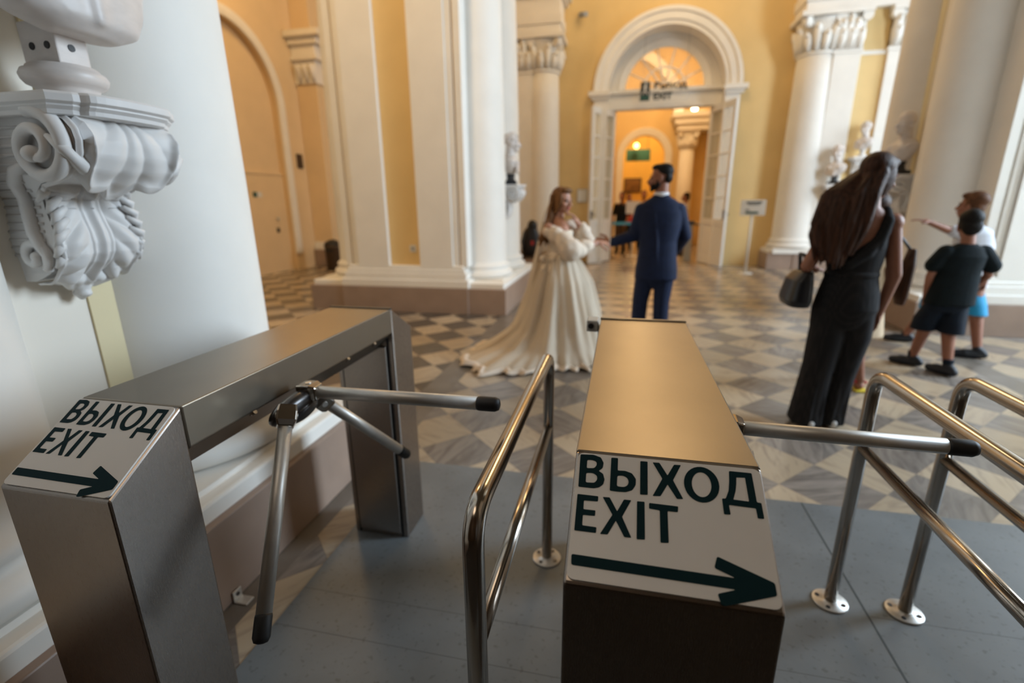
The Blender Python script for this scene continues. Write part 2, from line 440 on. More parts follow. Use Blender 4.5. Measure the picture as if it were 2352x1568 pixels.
# ------------------------------------------------------------------ the setting
XL, XR, YB, YF, ZT = -7.15, 9.25, 11.95, -5.0, 9.0
def structure(mb, name, m, label=None, **k):
    o = mb.build(name, m, **k); o['kind'] = 'structure'
    if label: o['label'] = label
    return o
structure(MB().box(-9, 10, -6, 25, -.2, 0), 'floor', 'floor', 'marble floor laid in light and grey diamonds with a grey border')
def arch_wall(mb, a0, a1, z1, cx, R, sp, mp, t):
    """wall slab a0..a1 x 0..z1 with a round-headed opening; mp(a, z, d) maps to world, d = 0..t"""
    def slab(x0, x1, zb, zt):
        v = [mp(x0, zb, 0), mp(x1, zb, 0), mp(x1, zt, 0), mp(x0, zt, 0), mp(x0, zb, t), mp(x1, zb, t), mp(x1, zt, t), mp(x0, zt, t)]
        mb.add(v, [(0, 1, 2, 3), (4, 7, 6, 5), (0, 4, 5, 1), (1, 5, 6, 2), (2, 6, 7, 3), (3, 7, 4, 0)])
    slab(a0, cx - R, 0, z1); slab(cx + R, a1, 0, z1)
    n = 40
    for i in range(n):
        b0, b1 = pi - pi * i / n, pi - pi * (i + 1) / n
        p, q = (cx + R * cos(b0), sp + R * sin(b0)), (cx + R * cos(b1), sp + R * sin(b1))
        v = [mp(*p, 0), mp(*q, 0), mp(q[0], z1, 0), mp(p[0], z1, 0), mp(*p, t), mp(*q, t), mp(q[0], z1, t), mp(p[0], z1, t)]
        mb.add(v, [(0, 1, 2, 3), (4, 7, 6, 5), (0, 4, 5, 1), (2, 6, 7, 3)])
    return mb
def arch_mould(mb, cx, sp, zb, prof, mp, n=40, head_only=False):
    """sweep a profile [(radius, d)] up a jamb, round the arch and down again"""
    sta = [] if head_only else [(pi, zb - sp)]
    sta += [(pi - pi * i / n, 0) for i in range(n + 1)]
    if not head_only: sta += [(0, zb - sp)]
    k = len(prof); vs = []
    for a, dz in sta:
        for r, d in prof: vs.append(mp(cx + r * cos(a), sp + r * sin(a) + dz, d))
    fs = [(i * k + j, i * k + (j + 1) % k, (i + 1) * k + (j + 1) % k, (i + 1) * k + j) for i in range(len(sta) - 1) for j in range(k)]
    fs += [tuple(range(k)), tuple(range((len(sta) - 1) * k, len(sta) * k))[::-1]]
    return mb.add(vs, fs)
CX = .77
back = lambda a, z, d: (a, YB + d, z)
structure(arch_wall(MB(), XL - .3, XR + .2, ZT, CX, 1.22, 3.72, back, .62), 'wall_back', 'yellow', 'yellow end wall round the arched doorway')
left = lambda a, z, d: (XL - d, a, z)
AYC, AR, ASP = 8.50, 1.36, 3.33
structure(arch_wall(MB(), YF, YB + .3, ZT, AYC, AR, ASP, left, .14), 'wall_left', 'cream', 'ochre wall of the left aisle')
structure(MB().box(XL - .5, XL - .14, YF, YB + .3, 0, ZT), 'wall_left_recess', 'cream', 'pale panel inside the blind arch of the left aisle')
structure(MB().box(XR, XR + .3, YF, YB + .3, 0, ZT), 'wall_right', 'yellow')
structure(MB().box(XL - .3, XR + .2, YF - .3, YF, 0, ZT), 'wall_front', 'brown')
for n_, (y_, w_) in enumerate(((4.4, 3.2), (9.6, 2.0))):
    wf = MB().box(XR - .12, XR, y_ - w_ / 2 - .12, y_ + w_ / 2 + .12, 1.15, 1.3).box(XR - .12, XR, y_ - w_ / 2 - .12, y_ + w_ / 2 + .12, 6.2, 6.35)
    for k_ in range(5): yy = y_ - w_ / 2 + w_ * k_ / 4; wf.box(XR - .10, XR, yy - .04, yy + .04, 1.3, 6.2)
    structure(wf, 'window_%d' % (n_ + 2), 'white')
# blind arch trim and the door inside it
mb = MB(); arch_mould(mb, AYC, ASP, 0.36, [(AR - .02, 0), (AR - .02, -.05), (AR + .05, -.07), (AR + .15, -.07), (AR + .17, 0)], left)
structure(mb, 'trim_1', 'white', 'white moulding round the blind arch')
structure(MB().box(XL - .14, XL - .105, 7.3, 9.86, 0, 2.02).box(XL - .14, XL - .09, 7.3, 9.86, 2.02, 2.07), 'door_1', 'cream', 'closed ochre door inside the blind arch')
d1 = bpy.data.objects['door_1']
MB().ball((XL - .07, 9.48, 1.13), .035).tube([(XL - .105, 9.48, 1.13), (XL - .07, 9.48, 1.13)], .018).build('door_knob', 'alu', d1)
MB().box(XL - .105, XL - .09, 9.44, 9.52, .84, .94).build('keyhole_plate', 'darkmetal', d1)
MB().box(XL - .105, XL - .095, 8.87, 8.98, 1.57, 1.67).build('plaque_mark', 'signgreen', d1)
MB().box(XL - .105, XL - .095, 8.98, 9.12, 1.57, 1.67).build('plaque', 'paper', d1)
tag(MB().box(XL, XL + .035, 10.27, 10.45, 2.20, 2.50).box(XL + .035, XL + .045, 10.30, 10.42, 2.24, 2.46).build('wall_box', 'brown'), 'small dark brown box fixed to the left aisle wall beside the arch', 'box')
# doorway trim
mb = MB(); arch_mould(mb, CX, 3.72, 0, [(1.20, 0), (1.20, -.05), (1.27, -.05), (1.29, -.09), (1.42, -.10), (1.44, -.14), (1.52, -.14), (1.52, 0)], back, head_only=True)
for sx in (-1, 1):
    mb.box(CX + sx * 1.20, CX + sx * 1.50, YB - .09, YB, 0, 3.58)
    mb.box(CX + sx * 1.16, CX + sx * 1.62, YB - .19, YB, 3.62, 3.72).box(CX + sx * 1.18, CX + sx * 1.56, YB - .14, YB, 3.55, 3.62)
structure(mb, 'trim_2', 'white', 'white archivolt and jambs round the exit doorway', bevel=.008)
# inner white lining of the opening with its second arch, the fanlight and the transom
YI = YB + .50
mb = MB(); arch_mould(mb, CX, 3.72, 0, [(1.225, -.50), (1.215, -.50), (1.21, .0), (1.225, .0)], lambda a, z, d: (a, YI + d, z))
arch_mould(mb, CX, 3.80, 3.80, [(.88, .06), (.88, -.03), (.98, -.06), (1.06, -.03), (1.22, -.02), (1.22, .06)], lambda a, z, d: (a, YI + d, z), head_only=True)
structure(mb, 'trim_3', 'white', 'white inner arch round the fanlight')
mb = MB().box(CX - 1.21, CX + 1.21, YI - .16, YI + .06, 3.46, 3.72).box(CX - 1.21, CX + 1.21, YI - .24, YI + .06, 3.72, 3.80).box(CX - 1.21, CX + 1.21, YI - .20, YI + .06, 3.40, 3.46)
mb.box(CX - 1.21, CX - 1.03, YI - .03, YI + .06, 0, 3.46).box(CX + 1.03, CX + 1.21, YI - .03, YI + .06, 0, 3.46)
structure(mb, 'trim_4', 'white', 'white transom beam and frame posts of the doorway', bevel=.006)
fan = MB()
fc = (CX, 3.80)
for k in range(1, 7):
    a = pi * k / 7; fan.tube([(fc[0] + .14 * cos(a), YI, fc[1] + .14 * sin(a)), (fc[0] + .88 * cos(a), YI, fc[1] + .88 * sin(a))], .017, 6)
for R in (.46, .15, .87):
    fan.tube([(fc[0] + R * cos(pi * k / 30), YI, fc[1] + R * sin(pi * k / 30)) for k in range(31)], .018 if R < .8 else .03, 6)
fan.box(CX - .88, CX + .88, YI - .02, YI + .02, 3.79, 3.83)
w = structure(fan, 'window_1', 'white', 'semicircular fanlight with radiating white bars over the doorway')
g = MB(); g.add([(fc[0], YI, fc[1])] + [(fc[0] + .88 * cos(pi * k / 30), YI, fc[1] + .88 * sin(pi * k / 30)) for k in range(31)], [(0, k + 1, k + 2) for k in range(30)])
g.build('glass_pane', 'fanglass', w)
# the two glazed door leaves, standing open
def leaf(name, hinge, free, label):
    h, f = Vector((*hinge, 0)), Vector((*free, 0)); ex = (f - h).normalized(); wd = (f - h).length; ny = Vector((-ex.y, ex.x, 0))
    root = bpy.data.objects.new(name, None); COL.objects.link(root); root.location = h; root['kind'] = 'structure'; root['label'] = label
    root.rotation_euler = (0, 0, atan2(ex.y, ex.x))
    H = 3.40; st = .10
    fr = MB().box(0, st, -.025, .025, .02, H).box(wd - st, wd, -.025, .025, .02, H).box(st, wd - st, -.025, .025, H - .13, H).box(st, wd - st, -.025, .025, .90, 1.02).box(st, wd - st, -.025, .025, .02, .20)
    fr.build('frame', 'door', root, bevel=.004)
    MB().box(st, wd - st, -.012, .012, .20, .90).box(st + .1, wd - st - .1, -.02, .02, .30, .80).build('lower_panel', 'door', root, bevel=.006)
    mun = MB().box(wd / 2 - .014, wd / 2 + .014, -.016, .016, 1.02, H - .13)
    for k in range(1, 5): mun.box(st, wd - st, -.017, .017, 1.02 + (H - 1.15) * k / 5 - .014, 1.02 + (H - 1.15) * k / 5 + .014)
    mun.build('glazing_bars', 'door', root)
    MB().box(st, wd - st, -.003, .003, 1.02, H - .13).build('glass_pane', 'glass', root)
    MB().box(wd - st * .7, wd - st * .3, -.045, .045, 1.02, 1.22).tube([(wd - st / 2, .05, 1.13), (wd - st / 2, .09, 1.13), (wd - st / 2 - .1, .09, 1.13)], .012, 8).build('door_handle', 'darkmetal', root)
leaf('door_2', (-.27, 12.44), (-.74, 11.58), 'open left leaf of the glazed white exit door')
leaf('door_3', (1.81, 12.44), (2.16, 11.46), 'open right leaf of the glazed white exit door')
# exit sign hung in front of the transom
sg = empty('exit_sign', (.74, YB - .02, 3.55), 'hanging EXIT sign with dark green running figure over the doorway', 'sign')
def sgp(mb, name, m): return mb.build(name, m, sg, off=(.74, YB - .02, 3.55))
sgp(MB().box(.25, .45, YB - .03, YB - .01, 3.50, 3.87), 'pictogram_panel', 'ink')
fg = MB().ball((.355, YB - .034, 3.82), .026).tube([(.35, YB - .034, 3.79), (.345, YB - .034, 3.70)], .020, 8)
fg.tube([(.345, YB - .034, 3.70), (.31, YB - .034, 3.66), (.30, YB - .034, 3.62)], .012, 6).tube([(.345, YB - .034, 3.70), (.385, YB - .034, 3.66), (.41, YB - .034, 3.62)], .012, 6).tube([(.30, YB - .034, 3.76), (.35, YB - .034, 3.77), (.395, YB - .034, 3.74)], .010, 6)
sgp(fg, 'running_figure', 'paper')
sgp(MB().box(.265, .435, YB - .035, YB - .029, 3.515, 3.60), 'pictogram_ground', 'signgreen')
me = fit_text(text_mesh('Выход', .045, .004), (.53, YB - .02, 3.69), (1, 0, 0), (0, 0, 1), .68, .17); me.transform(Matrix.Translation((-.74, -YB + .02, -3.55))); link('lettering', me, sg, 'ink')
me = fit_text(text_mesh('EXIT', .045, .004), (.53, YB - .02, 3.51), (1, 0, 0), (0, 0, 1), .39, .14); me.transform(Matrix.Translation((-.74, -YB + .02, -3.55))); link('lettering', me, sg, 'ink')
sgp(MB().box(.22, 1.24, YB - .016, YB - .012, 3.49, 3.88), 'clear_plate', 'clear')
for x_, z_ in ((.30, 4.75), (1.18, 4.86)): sgp(MB().tube([(x_, YB - .014, 3.87), (x_, YB - .014, z_)], .004, 6), 'hanging_wire', 'greyplastic')
# small things on the end wall
nb = empty('notice_board', (-.93, YB, 1.4), 'small white notice board on the yellow wall left of the doorway', 'board')
MB().box(-.12, .12, -.03, 0, 0, .30).build('frame', 'greyplastic', nb, bevel=.004); MB().box(-.105, .105, -.036, -.03, .015, .285).build('sheet', 'paper', nb)
ca = empty('security_camera', (-1.06, YB, 5.2), 'small grey security camera high on the yellow wall', 'camera')
MB().tube([(0, 0, .02), (0, -.10, .02)], .02).build('mount', 'greyplastic', ca); MB().tube([(-.02, -.06, .03), (.12, -.22, -.02)], .05).build('housing', 'greyplastic', ca)

# ------------------------------------------------------------------ piers with engaged columns
def capital(mb, c, r, z0, z1, sx=1, sy=1):
    h = z1 - z0
    mb.lathe(c, [(r * 1.0, z0 - .05), (r * 1.1, z0 - .03), (r * 1.1, z0), (r * .98, z0 + .02), (r * 1.0, z0 + h * .4), (r * 1.15, z0 + h * .75), (r * 1.3, z0 + h * .86)], 32)
    for row, (zz, rr, n, hh) in enumerate(((z0 + .02, 1.0, 8, .42), (z0 + .02, 1.0, 8, .62))):
        for k in range(n):
            a = 2 * pi * (k + .5 * row) / n
            pts = [(c[0] + cos(a) * r * f, c[1] + sin(a) * r * f, zz + h * g) for f, g in ((1.02, 0), (1.10, hh * .5), (1.22, hh * .9), (1.36, hh), (1.40, hh * .86))]
            mb.tube(pts, [.05, .075, .065, .045, .02], 7)
    for k in range(4):
        a = pi / 4 + pi / 2 * k; q = (c[0] + cos(a) * r * 1.42, c[1] + sin(a) * r * 1.42, z0 + h * .78)
        t = Vector((-sin(a), cos(a), 0)); mb.tube([Vector(q) - t * .06, Vector(q) + t * .06], .10, 14)
    q = r * 1.42
    mb.box(c[0] - q, c[0] + q, c[1] - q, c[1] + q, z0 + h * .88, z1)
def pier(X0, sg, Y0, length, cols, label, far_side=True, crown=True, zc=4.10):
    root = empty('pier', (X0 + sg * 1.4, Y0 + length / 2, 0), label, 'pier', 'painted piers of the hall')
    off = (X0 + sg * 1.4, Y0 + length / 2, 0)
    def X(s): return X0 + sg * s
    Wd = 2.8; Y1 = Y0 + length
    def P(mb, name, m, bevel=0): return mb.build(name, m, root, off=off, bevel=bevel)
    pl = MB().box(X(.50), X(Wd - .50), Y0, Y1, 0, .34).box(X(0), X(.55), Y0 + .02, Y1 - .02, 0, .34).box(X(Wd - .55), X(Wd), Y0 + .02, Y1 - .02, 0, .34)
    P(pl, 'plinth', 'plinth', .006)
    bs = MB()
    for s0, z0, z1 in ((.03, .34, .445), (.065, .445, .53), (.09, .53, .575), (.12, .575, .62)):
        bs.box(X(.46 + s0), X(Wd - .46 - s0), Y0 + s0 - .02, Y1 - s0 + .02, z0, z1)
    bs.box(X(.03), X(.52), Y0 + .06, Y1 - .06, .33, .41).box(X(Wd - .03), X(Wd - .52), Y0 + .06, Y1 - .06, .33, .41)
    P(bs, 'base_moulding', 'white', .012)
    ZP = 4.75 if crown else ZT
    P(MB().box(X(.60), X(Wd - .60), Y0 + .16, Y1 - .16, .60, ZP), 'wall_panel', 'yellow')
    for a, b in ((.72, 1.18), (1.62, 2.08)):
        pm = MB().box(X(a), X(b), Y0 + .10, Y1 - .10, .60, ZP)
        P(pm, 'pilaster', 'white', .006)
    st = MB()
    for a, b in ((.53, .62), (.64, .715), (2.085, 2.16), (2.18, 2.27)): st.box(X(a), X(b), Y0 + .125, Y1 - .125, .60, ZP)
    P(st, 'edge_strip', 'white', .006)
    prof = [(.42, .43), (.455, .45), (.465, .48), (.455, .515), (.42, .53), (.405, .55), (.42, .57), (.425, .59), (.41, .61), (.385, .625), (.38, .66), (.378, 1.5), (.368, 2.6), (.352, 3.6), (.34, zc - .03)]
    if not crown: prof = prof[:-1] + [(.34, 4.1), (.315, 6.2), (.31, 8.9)]
    cl = [(.53, y) for y in cols] + ([(Wd - .53, cols[0])] if far_side else [])
    for s, y in cl:
        c = (X(s), Y0 + y)
        m = MB().lathe(c, prof, 64)
        m.box(c[0] - .44, c[0] + .44, c[1] - .44, c[1] + .44, .335, .432)
        o = P(m, 'column', 'white')
        if crown:
            k = MB(); capital(k, c, .34, zc, 4.75); k.build('capital', 'white', o, off=off)
    if crown:
        cp = MB()
        for a, b in ((.72, 1.18), (1.62, 2.08)):
            xa, xb = sorted((X(a), X(b)))
            cp = MB().box(xa - .02, xb + .02, Y0 + .08, Y0 + .3, zc - .06, zc)
            for row in range(2):
                for i in range(3 - row % 2 + row * 1):
                    n = 3 if row == 0 else 4
                    cxx = xa + (xb - xa) * (i + .5) / n; zz = zc + .02; hh = .26 if row == 0 else .42
                    cp.tube([(cxx, Y0 + .10, zz), (cxx, Y0 + .06, zz + hh * .6), (cxx, Y0 - .01, zz + hh), (cxx, Y0 - .03, zz + hh * .9)], [.06, .085, .06, .02], 7)
            cp.tube([(xa + .02, Y0 + .0, zc + .53), (xa + .02, Y0 + .14, zc + .53)], .09, 14).tube([(xb - .02, Y0 + .0, zc + .53), (xb - .02, Y0 + .14, zc + .53)], .09, 14)
            cp.box(xa, xb, Y0 + .08, Y0 + .3, zc, zc + .55).box(xa - .07, xb + .07, Y0 - .03, Y0 + .3, zc + .58, 4.75)
            P(cp, 'capital', 'white')
        P(MB().box(X(.50), X(2.3), Y0 + .145, Y0 + .17, zc - .10, zc - .03), 'astragal_strip', 'white')
        en = MB()
        for e, z0, z1 in ((.0, 4.75, 4.92), (.03, 4.92, 5.10), (.0, 5.10, 5.40), (.08, 5.40, 5.48), (.16, 5.48, 5.60), (.26, 5.60, 5.76)):
            en.box(X(.12 - e), X(Wd - .12 + e), Y0 - e + .02, Y1 + e - .02, z0, z1)
        P(en, 'entablature', 'white', .01)
        P(MB().box(X(.4), X(Wd - .4), Y0 + .2, Y1 - .2, 5.76, ZT), 'vault_springer', 'yellow')
    if len(cols) > 1:
        P(MB().box(X(.36), X(.80), Y0 + cols[0], Y0 + cols[1], .42, ZP), 'niche_panel', 'paleyellow')
        P(MB().box(X(.352), X(.37), Y0 + cols[1] - .42, Y0 + cols[1] - .30, .435, ZP), 'niche_shade_strip', 'ochre')  # ochre strip paints in the soft shading where niche meets column
    return root
pier(-1.34, -1, -1.3, 3.66, (2.0, 2.96), 'near pier on the left with white column and bust bracket behind the turnstile', far_side=False, crown=False)
pier(-1.41, -1, 6.0, 2.40, (.70, 1.66), 'pier with yellow recess and white columns standing behind the bride', crown=False)
pier(3.14, 1, 5.95, 2.40, (.80, 1.76), 'shaded pier with column behind the two boys at the right', crown=False)
structure(MB().box(3.55, 6.0, -1.2, 2.3, 0, ZT).box(3.2, 6.2, -1.3, 2.4, 0, .6), 'wall_pier_right', 'white')
pier(-1.30, -1, 11.25, .9, (.42,), 'pier with carved capital against the end wall, left of the doorway', far_side=False)
pier(3.02, 1, 11.25, .9, (.42,), 'pier with carved capitals against the end wall, right of the doorway', far_side=False)
# pilaster in the corner of the left aisle
cp = empty('corner_pilaster', (-6.82, 10.75, 0), 'slim pilaster in the far corner of the left aisle', 'pilaster')
o_ = (-6.82, 10.75, 0)
MB().box(-7.14, -6.52, 10.5, 11.0, 0, .38).build('plinth', 'plinth', cp, off=o_, bevel=.01)
MB().box(-7.14, -6.56, 10.53, 11.0, .38, .48).box(-7.14, -6.60, 10.56, 11.0, .48, .56).build('base_moulding', 'white', cp, off=o_, bevel=.01)
MB().box(-7.14, -6.66, 10.6, 11.0, .56, 3.95).build('shaft', 'cream', cp, off=o_, bevel=.006)
k = MB().box(-7.14, -6.62, 10.55, 11.0, 3.95, 4.4)
for i in range(3): k.tube([(-7.0 + .16 * i, 10.58, 3.98), (-7.0 + .16 * i, 10.5, 4.25), (-7.0 + .16 * i, 10.44, 4.3)], [.06, .07, .02], 7)
k.box(-7.14, -6.52, 10.46, 11.0, 4.4, 4.48)
k.build('capital', 'white', cp, off=o_)
MB().box(-7.14, -6.56, 10.5, 11.0, 4.48, 4.68).box(-7.14, -6.45, 10.4, 11.0, 4.68, 4.80).box(-7.14, -6.32, 10.28, 11.0, 4.80, 4.92).build('entablature', 'white', cp, off=o_, bevel=.01)
MB().box(-7.14, -6.7, 10.62, 11.0, 4.92, ZT).build('vault_springer', 'cream', cp, off=o_)
# power socket
so = empty('wall_socket', (-2.70, 6.16, .84), 'small white power socket low on the yellow recess', 'socket')
MB().box(-.045, .045, -.012, 0, -.045, .045).build('plate', 'paper', so, bevel=.004); MB().tube([(0, -.013, 0), (0, -.016, 0)], .022).build('outlet', 'greyplastic', so)

# ------------------------------------------------------------------ rooms beyond the doorway
structure(MB().box(-3.4, -3.1, YB + .6, 22.6, 0, 6.2), 'wall_hall_left', 'yellow')
structure(MB().box(3.6, 3.9, YB + .6, 22.6, 0, 6.2), 'wall_hall_right', 'yellow')
structure(MB().box(-3.4, 3.9, YB + .6, 22.6, 6.2, 6.4), 'ceiling', 'white')
structure(MB().box(-3.4, 3.9, 22.3, 22.6, 0, 6.2), 'wall_far', 'deep', 'deep yellow wall seen through two archways')
b2 = lambda a, z, d: (a, 17.4 + d, z)
structure(arch_wall(MB(), -3.1, 3.6, 6.2, .60, .66, 2.80, b2, .35), 'wall_hall_middle', 'yellow', 'yellow cross wall with a round arch beyond the doorway')
mb = MB(); arch_mould(mb, .60, 2.80, 0, [(.65, 0), (.65, -.05), (.74, -.07), (.86, -.09), (.88, 0)], b2)
structure(mb, 'trim_5', 'white', 'white moulding round the inner arch')
cx_, cy_ = 1.86, 16.9
ic = empty('column', (cx_, cy_, 0), 'white column with carved capital beyond the doorway, right of the inner arch', 'column')
MB().box(-.3, .3, -.3, .3, 0, .4).build('plinth', 'plinth', ic, bevel=.01)
MB().lathe((0, 0), [(.28, .4), (.30, .44), (.28, .5), (.24, .56), (.235, 1.5), (.215, 2.95)], 32).build('shaft', 'white', ic)
k = MB(); capital(k, (0, 0), .21, 2.95, 3.45); k.build('capital', 'white', ic)
MB().box(-.36, 1.6, -.36, .45, 3.45, 3.62).box(-.44, 1.6, -.44, .45, 3.62, 3.80).box(-.52, 1.6, -.52, .45, 3.80, 3.95).build('entablature', 'white', ic, bevel=.01)
mb = MB(); arch_mould(mb, -.35, 3.95, 3.95, [(1.75, 0), (1.75, -.4), (2.02, -.42), (2.02, 0)], lambda a, z, d: (a, 17.35 + d, z), head_only=True)
structure(mb, 'trim_6', 'white', 'white vault rib beyond the doorway')
lp = empty('wall_lamp', (1.93, 16.45, 4.2), 'bright tall glowing lamp seen at the top right through the doorway', 'lamp')
MB().lathe((0, 0), [(.02, -.26), (.08, -.22), (.10, -.05), (.10, .10), (.07, .2), (.02, .24)], 20).build('lamp_shade', 'lamp', lp)
MB().tube([(0, .0, .22), (0, .0, .34), (0, .42, .34)], .015, 8).build('bracket_arm', 'darkmetal', lp)
hs = empty('hanging_sign', (.49, 20.6, 2.9), 'dark green hanging sign under the inner arch', 'sign')
MB().box(-.45, .45, -.03, .03, 0, .42).build('panel', 'signgreen', hs, bevel=.005); [MB().tube([(x_, 0, .42), (x_, 0, 3.28)], .008, 6).build('hanging_rod', 'darkmetal', hs) for x_ in (-.35, .35)]
sl = empty('pendant_lamp', (.40, 20.3, 3.42), 'small round glowing lamp above the dark green sign', 'lamp')
MB().ball((0, 0, 0), .10).build('globe', 'lamp2', sl); MB().tube([(0, 0, .09), (0, 0, 2.75)], .008, 6).build('cord', 'darkmetal', sl)
pc = empty('framed_picture', (.37, 22.28, 1.75), 'dark brown framed picture on the far deep yellow wall', 'picture')
MB().box(-.36, .36, -.04, 0, 0, .60).build('frame', 'brown', pc, bevel=.01); MB().box(-.30, .30, -.05, -.04, .06, .54).build('canvas', 'paint_dark', pc)
# ------------------------------------------------------------------ blue-grey floor covering
structure(MB().box(-4.5, 5.5, -4.95, .30, .0005, .004), 'floor_unseen_dark', 'unseen_dark')  # unseen dark sheet, added behind the camera to darken the steel reflections
mt = MB().box(-1.125, 3.4, .30, 2.315, 0.0005, .004)
mto = mt.build('floor_mat', 'lino', off=(.9, .5, 0)); mto.location = (.9, .5, 0)
tag(mto, 'blue-grey sheet floor covering under the turnstiles', 'floor covering')
MB().box(.915, .922, .31, 2.31, .004, .0045).build('seam', 'ink', mto, off=(.9, .5, 0))
for y, x0, x1 in ((1.335, -1.12, .91), (1.165, -1.12, .91), (.42, -1.12, .91), (1.62, .925, 3.3), (.8, .925, 3.3)): MB().box(x0, x1, y, y + .002, .004, .0042).build('seam', 'greyseam', mto, off=(.9, .5, 0))

# ------------------------------------------------------------------ turnstiles
# lettering of the two signs: outlines in sign widths / slope lengths (corner radius, points)
LETTERS = [(0.0053,[(0.0281,0.0419),(0.1029,0.0356),(0.1441,0.0521),(0.1618,0.0971),(0.1575,0.1425),(0.1368,0.1693),(0.1625,0.1898),(0.172,0.2367),(0.1657,0.2774),(0.1442,0.3046),(0.1157,0.3161),(0.0322,0.317)]),(0.0071,[(0.0693,0.0843),(0.1017,0.0828),(0.1217,0.0946),(0.1242,0.1215),(0.1114,0.1495),(0.0697,0.1558)]),(0.0071,[(0.0691,0.1962),(0.1067,0.1924),(0.1293,0.2113),(0.1319,0.2431),(0.1188,0.2702),(0.0706,0.2749)]),(0.0053,[(0.2025,0.0447),(0.2402,0.0435),(0.2407,0.1493),(0.2813,0.1461),(0.3179,0.1606),(0.3398,0.2041),(0.3389,0.2532),(0.3212,0.2977),(0.2872,0.3187),(0.2435,0.3221),(0.2023,0.3203)]),(0.0082,[(0.2398,0.1929),(0.2724,0.1888),(0.2943,0.2044),(0.3023,0.2328),(0.2964,0.2631),(0.2772,0.2798),(0.2393,0.2792)]),(0.0041,[(0.3626,0.0507),(0.4023,0.049),(0.4019,0.3213),(0.3621,0.3242)]),(0.0041,[(0.4289,0.0513),(0.4656,0.0489),(0.5073,0.1481),(0.5435,0.0536),(0.5805,0.0511),(0.5351,0.1828),(0.5832,0.323),(0.5508,0.3267),(0.5057,0.2223),(0.4677,0.3195),(0.4267,0.3246),(0.4791,0.18)]),(0.0053,[(0.8274,0.0612),(0.9413,0.0611),(0.9455,0.2859),(0.9666,0.2867),(0.9681,0.4028),(0.9372,0.4042),(0.9356,0.3324),(0.8071,0.3286),(0.8106,0.3998),(0.778,0.4022),(0.7767,0.2836),(0.7947,0.2832),(0.8134,0.2208),(0.8224,0.1446)]),(0.0024,[(0.8608,0.1081),(0.9045,0.104),(0.9072,0.2863),(0.8323,0.2831),(0.8488,0.2149),(0.8568,0.1579)]),(0.0047,[(0.0317,0.374),(0.1439,0.3744),(0.1437,0.4162),(0.0693,0.4196),(0.0704,0.4862),(0.134,0.4851),(0.1334,0.5274),(0.0702,0.5297),(0.0713,0.6055),(0.1448,0.6069),(0.1442,0.6491),(0.0322,0.6492)]),(0.0041,[(0.1668,0.3753),(0.2039,0.3728),(0.2457,0.4717),(0.2789,0.377),(0.3171,0.3761),(0.2721,0.5086),(0.3212,0.6504),(0.2855,0.6522),(0.2408,0.543),(0.2022,0.6493),(0.1637,0.6514),(0.222,0.5023)]),(0.0041,[(0.3465,0.3785),(0.3859,0.3763),(0.3874,0.6511),(0.3463,0.6557)]),(0.0047,[(0.4088,0.3807),(0.5556,0.3825),(0.5525,0.4269),(0.5013,0.4271),(0.5021,0.6529),(0.462,0.6574),(0.462,0.4287),(0.408,0.4238)]),(0,[(0.7703,0.1918),(0.7678,0.2191),(0.7621,0.2453),(0.7533,0.2693),(0.7419,0.2905),(0.7283,0.3079),(0.713,0.3211),(0.6964,0.3295),(0.6793,0.3329),(0.6622,0.3311),(0.6457,0.3242),(0.6305,0.3123),(0.617,0.2958),(0.6059,0.2754),(0.5976,0.2516),(0.5924,0.2254),(0.5906,0.1978),(0.5923,0.1697),(0.5975,0.1424),(0.6061,0.117),(0.6176,0.0944),(0.6317,0.0757),(0.6478,0.0617),(0.6653,0.0529),(0.6833,0.0497),(0.7012,0.0522),(0.7182,0.0603),(0.7336,0.0736),(0.7469,0.0915),(0.7575,0.1132),(0.7651,0.1378),(0.7694,0.1644)]),(0,[(0.7297,0.1932),(0.7284,0.2122),(0.7252,0.2304),(0.7204,0.2471),(0.7141,0.2618),(0.7065,0.274),(0.698,0.2831),(0.6888,0.2888),(0.6793,0.2911),(0.6699,0.2897),(0.6608,0.2846),(0.6525,0.2762),(0.6451,0.2646),(0.6391,0.2503),(0.6347,0.2337),(0.6319,0.2156),(0.6311,0.1965),(0.6322,0.1772),(0.6351,0.1585),(0.6399,0.1411),(0.6462,0.1258),(0.6539,0.1131),(0.6627,0.1035),(0.6722,0.0975),(0.682,0.0954),(0.6918,0.0971),(0.7011,0.1026),(0.7095,0.1117),(0.7168,0.1239),(0.7227,0.1389),(0.7268,0.1558),(0.7292,0.1742)])]
ARROW = [(0.0082,[(0.0293,0.813),(0.797,0.8217),(0.7072,0.777),(0.7247,0.6985),(0.969,0.8196),(0.9695,0.8957),(0.7452,0.9982),(0.7244,0.9988),(0.7107,0.9334),(0.7939,0.8929),(0.0329,0.8855)])]

def outline_mesh(polys, w, h):
    """flat lettering with holes from closed outlines, corners slightly rounded"""
    cu = bpy.data.curves.new('t', 'CURVE'); cu.dimensions = '2D'; cu.fill_mode = 'BOTH'
    for d, pts in polys:
        q = [Vector((a * w, -b * h, 0)) for a, b in pts]; out = []
        if d:
            for i, p in enumerate(q):
                u, v = q[i - 1] - p, q[(i + 1) % len(q)] - p
                s_, e_ = p + u * min(d * w * 1.3 / u.length, .45), p + v * min(d * w * 1.3 / v.length, .45)
                for k in range(5):
                    t = k / 4; out.append(s_ * (1 - t) ** 2 + p * 2 * t * (1 - t) + e_ * t * t)
        else: out = q
        sp = cu.splines.new('POLY'); sp.points.add(len(out) - 1); sp.use_cyclic_u = True
        for i, p in enumerate(out): sp.points[i].co = (p.x, p.y, 0, 1)
    o = bpy.data.objects.new('t', cu); COL.objects.link(o)
    dg = bpy.context.evaluated_depsgraph_get(); dg.update()
    me = bpy.data.meshes.new_from_object(o.evaluated_get(dg)); bpy.data.objects.remove(o)
    return me
